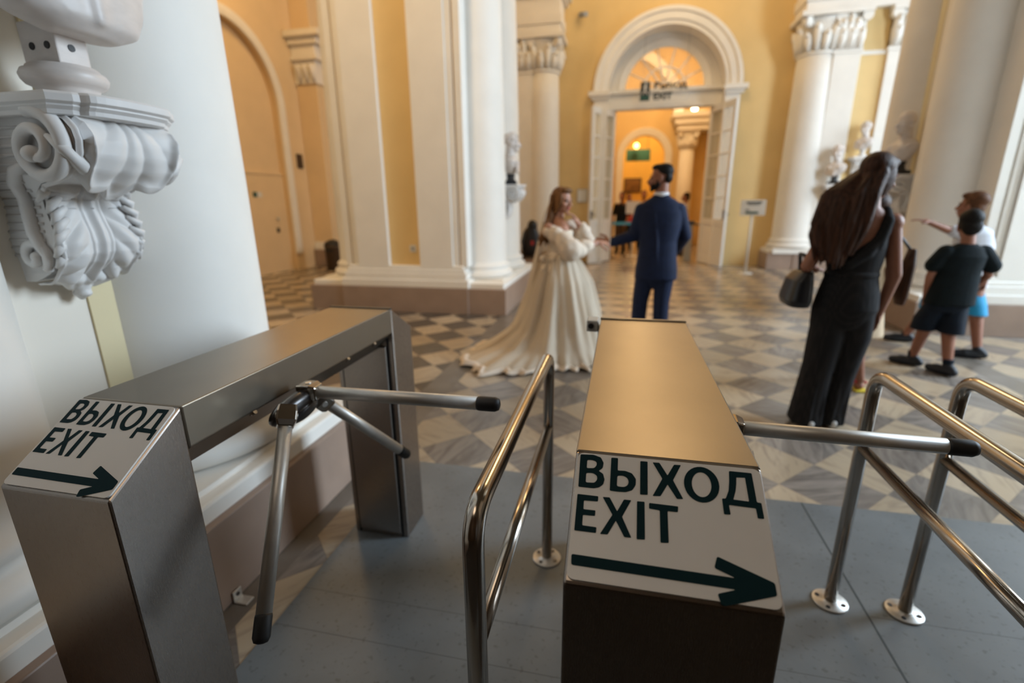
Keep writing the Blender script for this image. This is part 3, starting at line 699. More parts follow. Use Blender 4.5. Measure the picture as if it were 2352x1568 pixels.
def rounded(w, h, r, n=5):
    p = []
    for cx, cy, a in ((w / 2 - r, h / 2 - r, 0), (-w / 2 + r, h / 2 - r, pi / 2), (-w / 2 + r, -h / 2 + r, pi), (w / 2 - r, -h / 2 + r, 1.5 * pi)):
        p += arc_pts((cx, cy), r, a, a + pi / 2, n)
    return p
def turnstile(xl, xr, y0, L, label, arms, hub, sensor=False):
    """xl..xr across, y0 = front edge of the flat top, L = its length"""
    zt, dy, dz = 1.031, .1715, .1075
    yb = y0 + L; cx = (xl + xr) / 2; base = (cx, y0 + L / 2, 0)
    root = empty('turnstile', base, label, 'turnstile', 'tripod turnstiles')
    def P(mb, name, m, par=root, bevel=0.0): return mb.build(name, m, par, off=base, bevel=bevel)
    zl = zt - .092                                     # lower edge of the side of the beam
    # front pedestal with its sloped head, rear pedestal mirrored
    hf = [(y0 - dy, 0.004), (y0, 0.004), (y0, zt), (y0 - dy, zt - dz)]
    P(MB().prism(hf, 'x', xl, xr), 'front_pedestal', 'steel_v', bevel=.004)
    hb = [(yb, 0.004), (yb + dy, 0.004), (yb + dy, zt - dz), (yb, zt)]
    P(MB().prism(hb, 'x', xl, xr), 'rear_pedestal', 'steel_v', bevel=.004)
    for ya, yc in ((yb + .004, yb + dy - .004), (y0 - dy + .004, y0 - .004)): P(MB().box(xl + .006, xr - .006, ya, yc, .001, .006), 'foot_shadow_gap', 'black')  # black slip under each pedestal paints in its shadow gap
    # beam: flat top, shallow side, tapered underside
    for q in (0,):
        sec = [(xl, zl), (xl, zt), (xr, zt), (xr, zl), (xr - .075, zl - .075), (xl + .075, zl - .075)]
        P(MB().prism([(a, b) for a, b in sec][::-1], 'y', y0 + .0015, yb - .0015), 'beam', 'steel', bevel=.003)
    # recess panel and black gasket lines on the inner side of the rear pedestal
    P(MB().box(xl + .03, xr - .03, yb - .012, yb, .03, zl - .06), 'access_panel', 'steel_v', bevel=.002)
    for xa in (xr - .028, xl + .022): P(MB().box(xa, xa + .006, yb - .006, yb, .01, zl - .01), 'gasket', 'black')
    P(MB().box(xl - .001, xr + .001, yb - .008, yb + .008, zt - .002, zt + .004), 'end_trim', 'darkmetal')
    for y in (y0 + .19, y0 + .62, y0 + .80):
        P(MB().tube([(xr - .012, y, zl - .012), (xr + .001, y, zl - .002)], .006, 10), 'screw', 'chrome'); P(MB().tube([(xl + .012, y, zl - .012), (xl - .001, y, zl - .002)], .006, 10), 'screw', 'chrome')
    # sloping sign: local axes a (across), b (down the slope)
    sl = sqrt(dy * dy + dz * dz); eb = Vector((0, -dy / sl, -dz / sl)); ea = Vector((1, 0, 0)); en = ea.cross(-eb)
    w = xr - xl; O = Vector((xl, y0, zt))
    def SP(a, b, h=0.0): return O + ea * a + eb * b + en * h
    mb = MB(); poly = rounded(w - .008, sl - .010, .010)
    pts = [SP(w / 2 + p[0], sl / 2 - p[1]) for p in poly]; n = len(pts)
    mb.add([p + en * .0005 for p in pts] + [p + en * .004 for p in pts], [tuple(range(n, 2 * n))] + [(i, (i + 1) % n, n + (i + 1) % n, n + i) for i in range(n)])
    panel = P(mb, 'sign_panel', 'signw')
    for nm, polys in (('lettering', LETTERS), ('arrow', ARROW)):
        me = outline_mesh(polys, w, sl)
        for v in me.vertices: v.co = SP(v.co.x, -v.co.y, .0044) - Vector(base)
        link(nm, me, panel, 'green')
    # tripod
    hx, hy, hz = hub
    ax = Vector((.72, 0, -.69)).normalized()
    h = Vector(hub); side = Vector((0, 1, 0)); upv = ax.cross(side)
    RM = Matrix((side, upv, ax)).transposed()
    mb = MB().ball(h - ax * .012, (.098, .052, .030), 28, 16, RM).ball(h + ax * .010, (.052, .040, .018), 24, 14, RM)
    hubo = P(mb, 'rotor_hub', 'darkmetal')
    for p, q in arms:
        p, q = Vector(p), Vector(q); d = (q - p).normalized()
        a = P(MB().tube([p - d * .03, q - d * .055], .0165, 20), 'arm', 'alu')
        tip = MB().tube([q - d * .056, q - d * .05, q - d * .012, q - d * .003, q], [.0165, .0178, .0178, .014, .006], 20); P(tip, 'arm_tip', 'rubber', a)
        # clamp that holds the arm
        sd = d.cross(ax).normalized(); un = sd.cross(d)
        cl = MB(); c0 = p - d * .035
        for s0, s1 in ((-.023, .023),):
            pts = []
            for t, ww in ((0, .021), (.018, .0235), (.040, .0235), (.056, .018)):
                for aa, bb in ((-1, -1), (1, -1), (1, 1), (-1, 1)): pts.append(c0 + d * t + sd * ww * aa + un * ww * bb)
            cl.add(pts, [(0, 1, 2, 3), (15, 14, 13, 12)] + [(4 * i + k, 4 * i + (k + 1) % 4, 4 * i + 4 + (k + 1) % 4, 4 * i + 4 + k) for i in range(3) for k in range(4)])
        cl = P(cl, 'clamp', 'chrome', a, bevel=.004)
        for sg_ in (-1, 1):
            P(MB().tube([c0 + d * .026 + un * .0225 * sg_, c0 + d * .026 + un * .0255 * sg_], .008, 14), 'screw', 'alu', a)
    if sensor:
        sb = MB().box(xl - .045, xl - .006, yb - .05, yb + .02, zt - .035, zt + .004).box(xl - .008, xl + .004, yb - .03, yb, zt - .06, zt - .02)
        s = P(sb, 'sensor_box', 'palegrey', bevel=.004)
        P(MB().tube([(xl - .03, yb - .051, zt - .014), (xl - .03, yb - .055, zt - .014)], .010, 14), 'sensor_eye', 'black', s)
    return root
HB = (-.800, 1.035, .905)
turnstile(-1.101, -.849, .744, .945, 'steel turnstile by the white column, its three arms in view', [((-.775, 1.060, .945), (-.262, 1.045, .956)), ((-.782, .955, .912), (-.688, .668, .545)), ((-.790, 1.125, .890), (-.685, 1.405, .580))], HB)
DX = 1.068
turnstile(-.054, .224, .719, .945, 'steel turnstile in the foreground right of the middle rail', [((.272, 1.100, .922), (.735, 1.080, .926)), ((.268, 1.00, .880), (.275, .735, .54)), ((.268, 1.13, .875), (.37, 1.39, .55))], (.245, 1.065, .880), sensor=True)

# ------------------------------------------------------------------ guard rails
def bend(pts, r, n=7):
    """polyline with rounded corners"""
    out = [Vector(pts[0])]
    for i in range(1, len(pts) - 1):
        p, a, b = Vector(pts[i]), Vector(pts[i - 1]), Vector(pts[i + 1])
        u, v = (a - p).normalized(), (b - p).normalized(); s, e = p + u * r, p + v * r
        for k in range(n + 1):
            t = k / n; out.append(s * (1 - t) ** 2 + p * 2 * t * (1 - t) + e * t * t)
    out.append(Vector(pts[-1])); return out
def rail(x, yb, yf, z, zm, label):
    base = (x, (yb + yf) / 2, 0)
    root = empty('guard_rail', base, label, 'rail', 'steel guard rails')
    r = .0205
    def P(mb, n, m, p=root): return mb.build(n, m, p, off=base)
    P(MB().tube(bend([(x, yb, .012), (x, yb, z), (x, yf, z), (x, yf, .012)], .075, 10), r, 22), 'handrail', 'chrome')
    P(MB().tube([(x, yb - .012, zm), (x, yf + .012, zm)], .0175, 20), 'middle_rail', 'chrome')
    for y in (yb, yf):
        fl = P(MB().lathe((x, y), [(.058, .004), (.058, .009), (.055, .0115), (.024, .0115), (.024, .016), (.0215, .017)], 40), 'flange', 'alu')
        for k in range(4):
            a = pi / 4 + k * pi / 2 + .3
            P(MB().tube([(x + .042 * cos(a), y + .042 * sin(a), .010), (x + .042 * cos(a), y + .042 * sin(a), .0135)], .0075, 12), 'bolt', 'darkmetal', fl)
rail(-.234, 1.683, .715, .885, .598, 'steel guard rail between the two turnstiles')
rail(.812, 1.667, .55, .890, .630, 'steel guard rail at the right, nearer the foreground turnstile')
rail(1.050, 1.667, .55, .890, .612, 'steel guard rail at the right edge of the photo')
fb = empty('floor_bracket', (-1.30, 1.235, 0), 'tiny metal bracket on the floor by the near plinth', 'bracket')
MB().box(-.03, .02, -.02, .02, 0, .006).box(-.036, -.03, -.02, .02, 0, .045).build('angle_plate', 'alu', fb, bevel=.002); MB().tube([(-.03, 0, .028), (-.026, 0, .028)], .007, 10).build('screw', 'darkmetal', fb)

# ------------------------------------------------------------------ small furniture at the back
ss = empty('sign_stand', (2.46, 10.55, 0), 'white notice on a slim white post right of the doorway', 'sign')
MB().lathe((0, 0), [(.14, 0), (.14, .012), (.03, .02)], 28).build('base', 'paper', ss)
MB().tube([(0, 0, .015), (0, 0, 1.16)], .026, 14).build('post', 'paper', ss)
pn = MB().box(-.225, .225, -.035, -.020, 1.13, 1.42).build('panel', 'paper', ss, bevel=.004)
MB().box(-.13, .15, -.038, -.035, 1.355, 1.385).box(-.10, .12, -.038, -.035, 1.325, 1.34).build('print', 'ink', pn)
MB().box(-.13, .10, -.038, -.035, 1.16, 1.20).build('print', 'signgreen', pn)
MB().box(-.14, -.06, -.038, -.035, 1.215, 1.25).build('print', 'greyplastic', pn)
s2 = empty('sign_stand', (.29, 13.6, 0), 'white notice on a post just beyond the doorway, left of the groom', 'sign')
MB().lathe((0, 0), [(.14, 0), (.14, .012), (.03, .02)], 24).build('base', 'paper', s2); MB().tube([(0, 0, .015), (0, 0, 1.1)], .03, 12).build('post', 'paper', s2); MB().box(-.20, .16, -.04, -.02, 1.10, 1.42).build('panel', 'paper', s2)
st = empty('stanchion', (-.27, 13.1, 0), 'dark stanchion with light blue tape beyond the doorway', 'stanchion')
MB().lathe((0, 0), [(.15, 0), (.15, .02), (.03, .03)], 24).build('base', 'brown', st); MB().tube([(0, 0, .02), (0, 0, .95)], .035, 12).build('post', 'brown', st); MB().box(.0, .58, -.005, .005, .84, .91).build('tape', 'tape', st)
gp = empty('gate_post', (1.60, 12.75, 0), 'grey metal gate post in the doorway, right of the groom', 'post')
MB().box(-.08, .08, -.09, .09, 0, .86).build('pedestal', 'greyplastic', gp, bevel=.01); MB().box(-.10, .10, -.12, .12, .86, .95).build('head', 'darkmetal', gp, bevel=.015); MB().tube([(.1, 0, .88), (.36, -.02, .84)], .022).build('arm', 'darkmetal', gp)
tb_ = empty('litter_bin', (-6.28, 9.95, 0), 'dark litter bin standing in the far corner of the left aisle', 'bin')
MB().lathe((0, 0), [(.15, 0), (.17, .02), (.18, .48), (.19, .50), (.19, .54)], 28).build('body', 'brown', tb_); MB().lathe((0, 0), [(.19, .54), (.17, .60), (.06, .66), (.01, .665)], 28).build('lid', 'black', tb_); MB().box(-.07, .07, -.20, -.17, .40, .50).build('opening', 'black', tb_)
bg = empty('backpack', (-1.72, 9.6, 0), 'black bag bundle on a low stool behind the pier, left of the bride', 'bag')
Blob().loft([(0, 0, .40, .16, .12), (0, 0, .55, .19, .14), (0, 0, .80, .17, .13), (0, 0, .92, .12, .10), (.03, 0, 1.0, .05, .05)], pw=2.6).e((.03, -.02, .98), (.10, .09, .11)).build('body', 'leather', bg, .012)
MB().tube([(-.13, -.12, .50), (-.15, -.17, .68), (-.12, -.10, .86)], .02, 8).build('strap', 'black', bg); MB().box(.02, .08, -.155, -.145, .62, .70).build('patch', 'red', bg); MB().box(.13, .20, -.11, .05, .42, .72).build('side_pocket', 'greyplastic', bg, bevel=.02)
sk = MB().box(-.22, .22, -.18, .18, .36, .40)
for a in (-1, 1):
    for b in (-1, 1): sk.box(a * .2 - .02, a * .2 + .02, b * .16 - .02, b * .16 + .02, 0, .36)
so_ = sk.build('stool', 'brown'); so_.location = (-1.72, 9.6, 0); tag(so_, 'low dark stool under the black bag behind the pier', 'stool')
# ------------------------------------------------------------------ heads, hands, busts
def frame(yaw, pitch=0.0, roll=0.0):
    """3x3: local x = right, y = forward, z = up; yaw 0 looks along +Y, positive turns left"""
    return (Matrix.Rotation(yaw, 3, 'Z') @ Matrix.Rotation(pitch, 3, 'X') @ Matrix.Rotation(roll, 3, 'Y'))
def head(B, c, F, s=1.0, neck=None, male=False):
    """fused head; c = centre at eye level"""
    def w(p): return Vector(c) + F @ (Vector(p) * s)
    e = lambda p, r: B.e(w(p), [k * s for k in r], F)
    e((0, -.012, .040), (.074, .092, .082)); e((0, .022, -.015), (.062, .070, .085)); e((0, .040, -.070), (.044, .046, .036))
    e((0, .068, -.088), (.022, .018, .018))
    B.c(w((0, .088, .012)), w((0, .112, -.032)), .008 * s, .013 * s); e((-.012, .100, -.034), (.009, .010, .007)); e((.012, .100, -.034), (.009, .010, .007))
    e((-.034, .070, .022), (.030, .014, .009)); e((.034, .070, .022), (.030, .014, .009))
    e((-.040, .066, -.030), (.022, .020, .020)); e((.040, .066, -.030), (.022, .020, .020))
    e((0, .090, -.058), (.020, .008, .006)); e((0, .088, -.068), (.017, .008, .006))
    for q in (-1, 1):
        e((q * .074, -.008, -.005), (.010, .020, .032)); e((q * .071, .002, -.030), (.008, .010, .012))
    if neck is not None: B.c(w((0, -.022, -.055)), neck, (.056 if male else .048) * s, (.062 if male else .052) * s)
    return w
def face_bits(root, w, off, F, s=1.0, lips=True):
    for q in (-1, 1):
        MB().ball(w((q * .031, .079, .003)), .0125 * s, 10, 8).build('eye', 'eye', root, off=off)
        MB().tube([w((q * .016, .090, .026)), w((q * .034, .088, .031)), w((q * .052, .074, .025))], .0035 * s, 6).build('eyebrow', 'brown', root, off=off)
    if lips:
        MB().ball(w((0, .094, -.0575)), [.021 * s, .009 * s, .0055 * s], 12, 8, F).ball(w((0, .092, -.067)), [.017 * s, .009 * s, .006 * s], 12, 8, F).build('lips', 'lips', root, off=off)
def hand(B, wrist, d, palm, thumb, curl=.35, s=1.0, spread=.06):
    """palm, four unequal fingers bent towards the palm side and a thumb off the palm's edge"""
    d = Vector(d).normalized(); n = Vector(palm); n = (n - d * n.dot(d)).normalized(); a = d.cross(n)
    if a.dot(Vector(thumb)) < 0: a = -a
    R = Matrix((a, n, d)).transposed(); wr = Vector(wrist)
    B.e(wr + d * .045 * s, (.040 * s, .015 * s, .050 * s), R); B.c(wr - d * .02 * s, wr + d * .03 * s, .026 * s, .026 * s)
    for i, ln in enumerate((.92, 1.0, .94, .76)):
        p = wr + d * .082 * s + a * (.029 - .0195 * i) * s; ang = curl * (.7 + .15 * i); dirn = (d + a * (spread * (1.5 - i))).normalized()
        for k, L in enumerate((.042, .027, .021)):
            dv = (dirn * cos(ang) + n * sin(ang)).normalized(); q = p + dv * L * ln * s
            B.c(p, q, (.0092 - .0007 * k) * s, (.0086 - .0008 * k) * s, 10); p = q; ang += curl * 1.1
    p = wr + d * .022 * s + a * .030 * s
    for L, f in ((.042, .75), (.032, .35), (.024, .15)):
        dv = (d * (1 - f * .5) + a * f + n * .35).normalized(); q = p + dv * L * s; B.c(p, q, .0115 * s, .0098 * s, 10); p = q
def curls(B, c, F, s, n=70, seed=3, cover=-.15):
    r = random.Random(seed)
    for i in range(n):
        z = r.uniform(cover, 1); a = r.uniform(0, 2 * pi); q = sqrt(max(0, 1 - z * z)); p = Vector((q * cos(a) * .078, q * sin(a) * .094 - .014, z * .086 + .040))
        if p.y > .045 and p.z < .075: continue
        B.e(Vector(c) + F @ (p * s), [r.uniform(.013, .02) * s] * 3)
def bust(loc, yaw, s, label, dark_base=True, curly=True, name='bust'):
    """marble head and shoulders with its own turned foot"""
    root = empty(name, loc, label, 'bust', 'marble busts on wall brackets')
    F = frame(yaw); o = Vector(loc)
    def L(p): return o + F @ (Vector(p) * s)
    ft = MB().lathe((0, 0), [(.085, 0), (.085, .02), (.07, .03), (.045, .05), (.04, .09), (.055, .12), (.06, .14)], 32)
    if dark_base: ft = MB().box(-.085, .085, -.075, .075, 0, .045).lathe((0, 0), [(.075, .045), (.06, .06), (.05, .09), (.06, .13), (.06, .14)], 28)
    for i, v in enumerate(ft.v): ft.v[i] = tuple(o + F @ (Vector(v) * s))
    ft.build('socle', 'bronze' if dark_base else 'stone', root, off=loc, bevel=.002)
    B = Blob()
    B.loft([(*L((0, 0, .13)), .05 * s, .05 * s, yaw), (*L((0, .0, .17)), .10 * s, .07 * s, yaw), (*L((0, .0, .23)), .15 * s, .095 * s, yaw), (*L((0, 0, .30)), .165 * s, .10 * s, yaw), (*L((0, -.01, .345)), .12 * s, .075 * s, yaw), (*L((0, -.012, .37)), .06 * s, .06 * s, yaw)])
    B.e(L((-.07, .06, .27)), (.06 * s, .05 * s, .05 * s)); B.e(L((.07, .06, .27)), (.06 * s, .05 * s, .05 * s))
    for k in range(6):                                    # folds of drapery across the chest
        B.chain([L((-.15 + .02 * k, .07, .30 - .02 * k)), L((0, .105, .25 - .022 * k)), L((.13, .075, .27 - .02 * k))], [.012 * s, .016 * s, .012 * s])
    c = L((0, .02, .52)); head(B, c, F, s * 1.05, L((0, -.012, .35)), True)
    if curly: curls(B, c, F, s * 1.05)
    B.build('figure', 'marble', root, .0065 * max(1, s), 2, off=loc)
    return root
def bracket(wx, sx, yc, zt, label, s=1.0):
    """carved console: wx = wall plane, sx = +1/-1 outward along X"""
    base = (wx, yc, zt - .53 * s)
    root = empty('wall_bracket', base, label, 'bracket', 'carved brackets on the piers')
    def w(t, o, z): return Vector((wx + sx * o * s, yc + t * s, zt + z * s))
    def P(mb, n, m='stone', par=root): return mb.build(n, m, par, off=base)
    # moulded shelf
    half = [(.18, 0), (.18, .330), (.140, .362), (.126, .366), (.120, .378)]
    bow = [(.120 * cos(pi * k / 12), .378 + .026 * sin(pi * k / 12)) for k in range(1, 12)]
    plan = half + bow + [(-t, o) for t, o in half[::-1]]
    plate = MB(); lay = []
    prof = ((.925, -.052), (.945, -.050), (.95, -.040), (.975, -.032), (.975, -.028), (1.0, -.022), (1.0, -.006), (.985, 0), (.5, 0))
    for f, z in prof: lay += [w(t * f, max(0, o * f if o else 0), z) for t, o in plan]
    n = len(plan)
    plate.add(lay, [(i * n + k, i * n + (k + 1) % n, (i + 1) * n + (k + 1) % n, (i + 1) * n + k) for i in range(len(prof) - 1) for k in range(n)] + [tuple(range(n)), tuple(range((len(prof) - 1) * n, len(prof) * n))])
    P(plate, 'shelf')
    # scroll body
    prf = [(.285, -.050), (.325, -.062), (.345, -.085), (.350, -.110), (.343, -.140), (.322, -.168), (.285, -.192), (.235, -.205), (.19, -.212), (.162, -.226), (.150, -.250), (.150, -.280), (.160, -.315), (.170, -.345), (.174, -.375), (.168, -.405), (.150, -.430), (.122, -.450), (.085, -.468), (.045, -.482)]
    body = MB()
    def hw(z): return .150 if z > -.19 else .150 - .035 * min(1, (-.19 - z) / .06) + .010 * exp(-((z + .37) / .05) ** 2)
    m = len(prf)
    vs = []
    for q in (-1, 1):
        for o, z in prf: vs.append(w(q * hw(z) * .97, o - .008, z))
        for o, z in prf: vs.append(w(q * hw(z) * .97, 0, z))
    fs = []
    for i in range(m - 1):
        fs += [(i, i + 1, m + i + 1, m + i), (2 * m + i, 3 * m + i, 3 * m + i + 1, 2 * m + i + 1), (i, 2 * m + i, 2 * m + i + 1, i + 1)]
    fs += [(0, m, 3 * m, 2 * m), (m - 1, 3 * m - 1, 4 * m - 1, 2 * m - 1)]
    body.add(vs, fs)
    for q in (-1, 1):                                     # fine vertical combing of the side cheeks
        for k in range(16):
            z = -.075 - .022 * k
            body.tube([w(q * (hw(z) * .97), .0, z), w(q * (hw(z) * .97), .13 + (.05 if k < 6 else .0), z)], .0045 * s, 6)
    P(body, 'scroll_body')
    # front relief following the profile
    import bisect
    ln = [0]
    for i in range(1, m): ln.append(ln[-1] + sqrt((prf[i][0] - prf[i - 1][0]) ** 2 + (prf[i][1] - prf[i - 1][1]) ** 2))
    def at(v):
        d = v * ln[-1]; i = min(max(bisect.bisect(ln, d) - 1, 0), m - 2); t = (d - ln[i]) / (ln[i + 1] - ln[i])
        a, b = prf[i], prf[i + 1]; tx, tz = b[0] - a[0], b[1] - a[1]; L = sqrt(tx * tx + tz * tz)
        return a[0] + (b[0] - a[0]) * t, a[1] + (b[1] - a[1]) * t, -tz / L, tx / L
    def relief(u, v):
        x = u * 2 - 1; o, z, no, nz = at(v); ax = abs(x); h = 0.0
        if v < .47:                                        # scallop leaf on the upper roll
            q = v / .47; phi = atan2(x * .9, q + .12); rad = sqrt(x * x * .8 + (q + .12) ** 2)
            edge = .98 + .07 * cos(phi * 9)
            if rad < edge and ax < .86: h = (.014 + .024 * q) * min(1, (edge - rad) / .04) * (.55 + .45 * abs(cos(phi * 5.5)))
            if rad < edge and ax < .86: h += .014 * exp(-((edge - rad - .05) / .06) ** 2)
            h += .010 * exp(-((ax - .93) / .05) ** 2)
        else:
            q = (v - .47) / .53
            h += .016 * exp(-(x / .10) ** 2) + .006 * exp(-((ax - .22) / .04) ** 2)
            fr = q * 5.2 - ax * 1.6
            if .28 < ax < .90: h += (.007 + .013 * abs(sin(fr * pi))) * sin(pi * min(1, max(0, (ax - .28) / .62))) ** .6
            h += .011 * exp(-((ax - .95) / .05) ** 2)
            h += .018 * exp(-((q - .05) / .06) ** 2) * (1 - ax) + .016 * exp(-((q - .86) / .09) ** 2) * abs(cos(x * 6))
        return w(x * hw(z), o + no * h, z + nz * h)
    P(MB().grid(121, 181, relief), 'carved_leaf_front')
    # spiral volutes and the S-band on both cheeks
    for q in (-1, 1):
        sp = []
        for k in range(90):
            a = pi * .55 - k * .115; r = .090 * (1 - k / 90 * .80); sp.append(w(q * (hw(-.1) + .006 + .018 * (k / 90)), .245 + r * cos(a), -.128 + r * sin(a)))
        vol = MB().tube(sp, [.020 * (1 - .45 * k / 90) * s for k in range(90)], 10).ball(sp[-1], .021 * s, 14, 10)
        low = []
        for k in range(60):
            a = -pi * .30 + k * .12; r = .048 * (1 - k / 60 * .75); low.append(w(q * (hw(-.4) + .004 + .010 * k / 60), .088 + r * cos(a), -.405 + r * sin(a)))
        vol.tube(low, [.013 * s] * 60, 8).ball(low[-1], .014 * s, 12, 8)
        sb = [w(q * (hw(z) + .004), o, z) for o, z in ((.19, -.165), (.135, -.18), (.105, -.21), (.092, -.25), (.092, -.30), (.10, -.34), (.115, -.375), (.128, -.405), (.112, -.44))]
        vol.tube(sb, [.012 * s, .015 * s, .017 * s, .018 * s, .018 * s, .017 * s, .016 * s, .015 * s, .012 * s], 10)
        P(vol, 'volute')
        lf = MB()
        for k in range(7):                                 # curled leaf edge down the side
            z = -.235 - .030 * k; o = .150 + .022 * sin(pi * k / 6)
            lf.tube([w(q * hw(z) * .72, o + .004, z + .020), w(q * hw(z) * .98, o + .012, z), w(q * (hw(z) + .006), o - .002, z - .024)], [.008 * s, .013 * s, .005 * s], 8)
        P(lf, 'side_leaf'); lf = MB(); lf.tube([w(q * .10, .30, -.19), w(q * .135, .335, -.17), w(q * .165, .33, -.135), w(q * .17, .29, -.10)], [.010 * s, .018 * s, .016 * s, .006 * s], 8)
        P(lf, 'volute_leaf')
    fb_ = Blob()
    for a in range(-2, 3): fb_.chain([w(a * .020, .09, -.455), w(a * .032, .085, -.485), w(a * .018, .05, -.510)], [.015 * s, .018 * s, .010 * s])
    fb_.chain([w(0, .055, -.49), w(0, .05, -.525), w(0, .04, -.545)], [.026 * s, .020 * s, .012 * s]).e(w(0, .045, -.535), (.030 * s, .022 * s, .014 * s))
    fb_.build('finial', 'stone', root, .004 * s, 2, off=base)
    return root
bracket(-1.70, 1, 1.20, 1.692, 'big white carved bracket on the near left pier, holding a bust')
bracket(-1.77, 1, 7.18, 1.66, 'small white carved bracket behind the engaged column, left of the bride')
bracket(3.50, -1, 7.23, 1.70, 'shaded carved bracket on the right pier above the long haired woman')
# near bust: only its foot, stem and lower chest reach into the picture
nbp = (-1.505, 1.185, 1.693)
b0 = empty('bust', nbp, 'near marble bust cut off by the top of the photo, on the big bracket', 'bust', 'marble busts on wall brackets')
MB().lathe((0, 0), [(.068, 0), (.068, .028), (.072, .036), (.086, .042), (.093, .052), (.096, .064), (.090, .076), (.080, .080), (.078, .086), (.072, .090)], 48).build('socle', 'marble', b0)
sb = MB().prism([(-.058, -.05), (.058, -.05), (.058, .03), (.035, .05), (-.035, .05), (-.058, .03)], 'z', .088, .19)
sto = sb.build('stem', 'marble', b0, bevel=.004)
for x, y in ((.0585, -.012), (.03, -.0505), (-.02, -.0505)): MB().tube([(x - .001 if x > .05 else x, y if x > .05 else y + .001, .130), (x + .0015 if x > .05 else x, y if x > .05 else y - .0015, .130)], .009, 14).build('drill_hole', 'black', sto)
B = Blob()
B.loft([(.085, .0, .155, .045, .085), (.075, -.0, .185, .085, .155), (.06, -.01, .24, .10, .205), (.04, -.01, .32, .115, .235), (.0, -.01, .42, .115, .245), (-.03, -.01, .50, .09, .17), (-.04, -.01, .55, .065, .07)], pw=2.3)
Fn = frame(-pi / 2); cN = (-.02, -.01, .72)
head(B, cN, Fn, 1.1, (-.04, -.01, .52), True); curls(B, cN, Fn, 1.1, 60)
for k in range(5): B.chain([(.10, -.16 + .02 * k, .36 - .03 * k), (.155, 0, .27 - .02 * k), (.10, .16, .33 - .02 * k)], [.012, .016, .012])
B.build('figure', 'marble', b0, .009, 3)
bust((-1.57, 7.12, 1.66), -pi * .42, 1.05, 'white marble bust on the bracket behind the engaged column, left of the bride')
bust((3.30, 7.23, 1.70), pi * .62, 1.12, 'shaded marble bust on the right pier above the long haired woman', curly=False)
# statuary on the end pier, half hidden by the woman's head
def wall_console(x, y, z, label):
    r = empty('wall_console', (x, y, z), label, 'bracket', 'plain consoles on the end pier')
    MB().box(-.17, .17, -.28, 0, .30, .35).box(-.14, .14, -.24, 0, .26, .30).build('shelf', 'stone', r, bevel=.008)
    MB().prism([(0, .26), (-.21, .26), (-.20, .20), (-.12, .12), (-.10, .05), (-.04, 0), (0, 0)], 'x', -.10, .10).build('scroll_body', 'stone', r, bevel=.01)
wall_console(4.45, 11.41, 1.85, 'white console on the end pier with the upper white bust, right of the woman')
wall_console(4.02, 11.35, 1.35, 'white console low on the end pier, left of the woman in charcoal')
bust((4.45, 11.22, 2.20), pi * .75, .95, 'upper white bust on the end pier just above the hair of the woman', dark_base=False)
bust((4.02, 11.17, 1.70), pi * .8, 1.1, 'lower white bust on the end pier to the left of the hair of the woman', dark_base=True)
# ------------------------------------------------------------------ people
def person(loc, label, group=None):
    return empty('person', loc, label, 'person', group)
def V(b, *p): return [Vector(b) + Vector(q) for q in p]
def shoe(B, ankle, d, L=.26, w=.045, h=.05):
    a = Vector(ankle); d = Vector(d).normalized(); z0 = a.z - .075
    g = lambda t, z: Vector((a.x, a.y, z0 + z)) + d * t
    B.c(g(-.05, .035), g(L * .35, .032), .036, w); B.c(g(L * .30, .030), g(L * .62, .026), w, w * .72); B.c(g(-.04, .05), g(0, .085), .034, .036)
def arm(B, pts, rs): B.chain(pts, rs)
def lathe_local(): pass

# --- groom, back to the camera, head turned to the bride
GB = (.345, 4.90, 0); R = person(GB, 'groom in a navy suit seen from behind, head turned left, reaching for the bride')
g = lambda *p: [Vector(GB) + Vector(q) for q in p]
B = Blob(); hc = g((-.015, .0, 1.615))[0]; Fh = frame(radians(78), 0, 0)
w = head(B, hc, Fh, 1.0, g((.0, -.01, 1.44))[0], True)
tor = g((0, 0, .95), (0, 0, 1.12), (0, 0, 1.30), (0, 0, 1.42))
B.loft([(*tor[0], .13, .09), (*tor[1], .12, .085), (*tor[2], .15, .09), (*tor[3], .10, .06)])
la = g((-.165, 0, 1.36), (-.225, .02, 1.10), (-.43, -.03, 1.045)); ra = g((.165, 0, 1.36), (.245, .05, 1.10), (.20, .24, .96))
B.chain(la, [.045, .038, .026]); B.chain(ra, [.045, .038, .026])
hand(B, la[2] - Vector((.02, 0, 0)), (-1, -.05, .10), (.1, 1, -.5), (0, 0, 1), .55); hand(B, ra[2], (-.2, .9, -.2), (-1, 0, 0), (0, 0, 1), .5)
for q, fx, fy in ((-1, -.14, .02), (1, .075, -.02)): B.chain(g((q * .085, 0, .92), (fx * .95, fy, .48), (fx, fy, .09)), [.075, .05, .038])
B.build('body', 'skin2', R, .006, 2, off=GB); face_bits(R, w, GB, Fh)
J = Blob()
J.loft([(*g((0, 0, .695))[0], .200, .135), (*g((0, 0, .80))[0], .195, .135), (*g((0, 0, .92))[0], .180, .125), (*g((0, 0, 1.05))[0], .172, .118), (*g((0, 0, 1.20))[0], .198, .125), (*g((0, 0, 1.32))[0], .205, .118), (*g((0, 0, 1.385))[0], .185, .10), (*g((0, 0, 1.425))[0], .135, .088), (*g((0, -.005, 1.455))[0], .085, .075), (*g((0, -.005, 1.475))[0], .070, .066)], pw=2.4)
J.e(g((-.155, 0, 1.345))[0], (.078, .075, .060)); J.e(g((.155, 0, 1.345))[0], (.078, .075, .060))
J.chain([la[0] - Vector((0, 0, .025)), la[1], la[2] + Vector((.015, 0, 0))], [.068, .062, .047]); J.chain([ra[0] - Vector((0, 0, .025)), ra[1], ra[2] - Vector((0, .02, 0))], [.068, .060, .047])
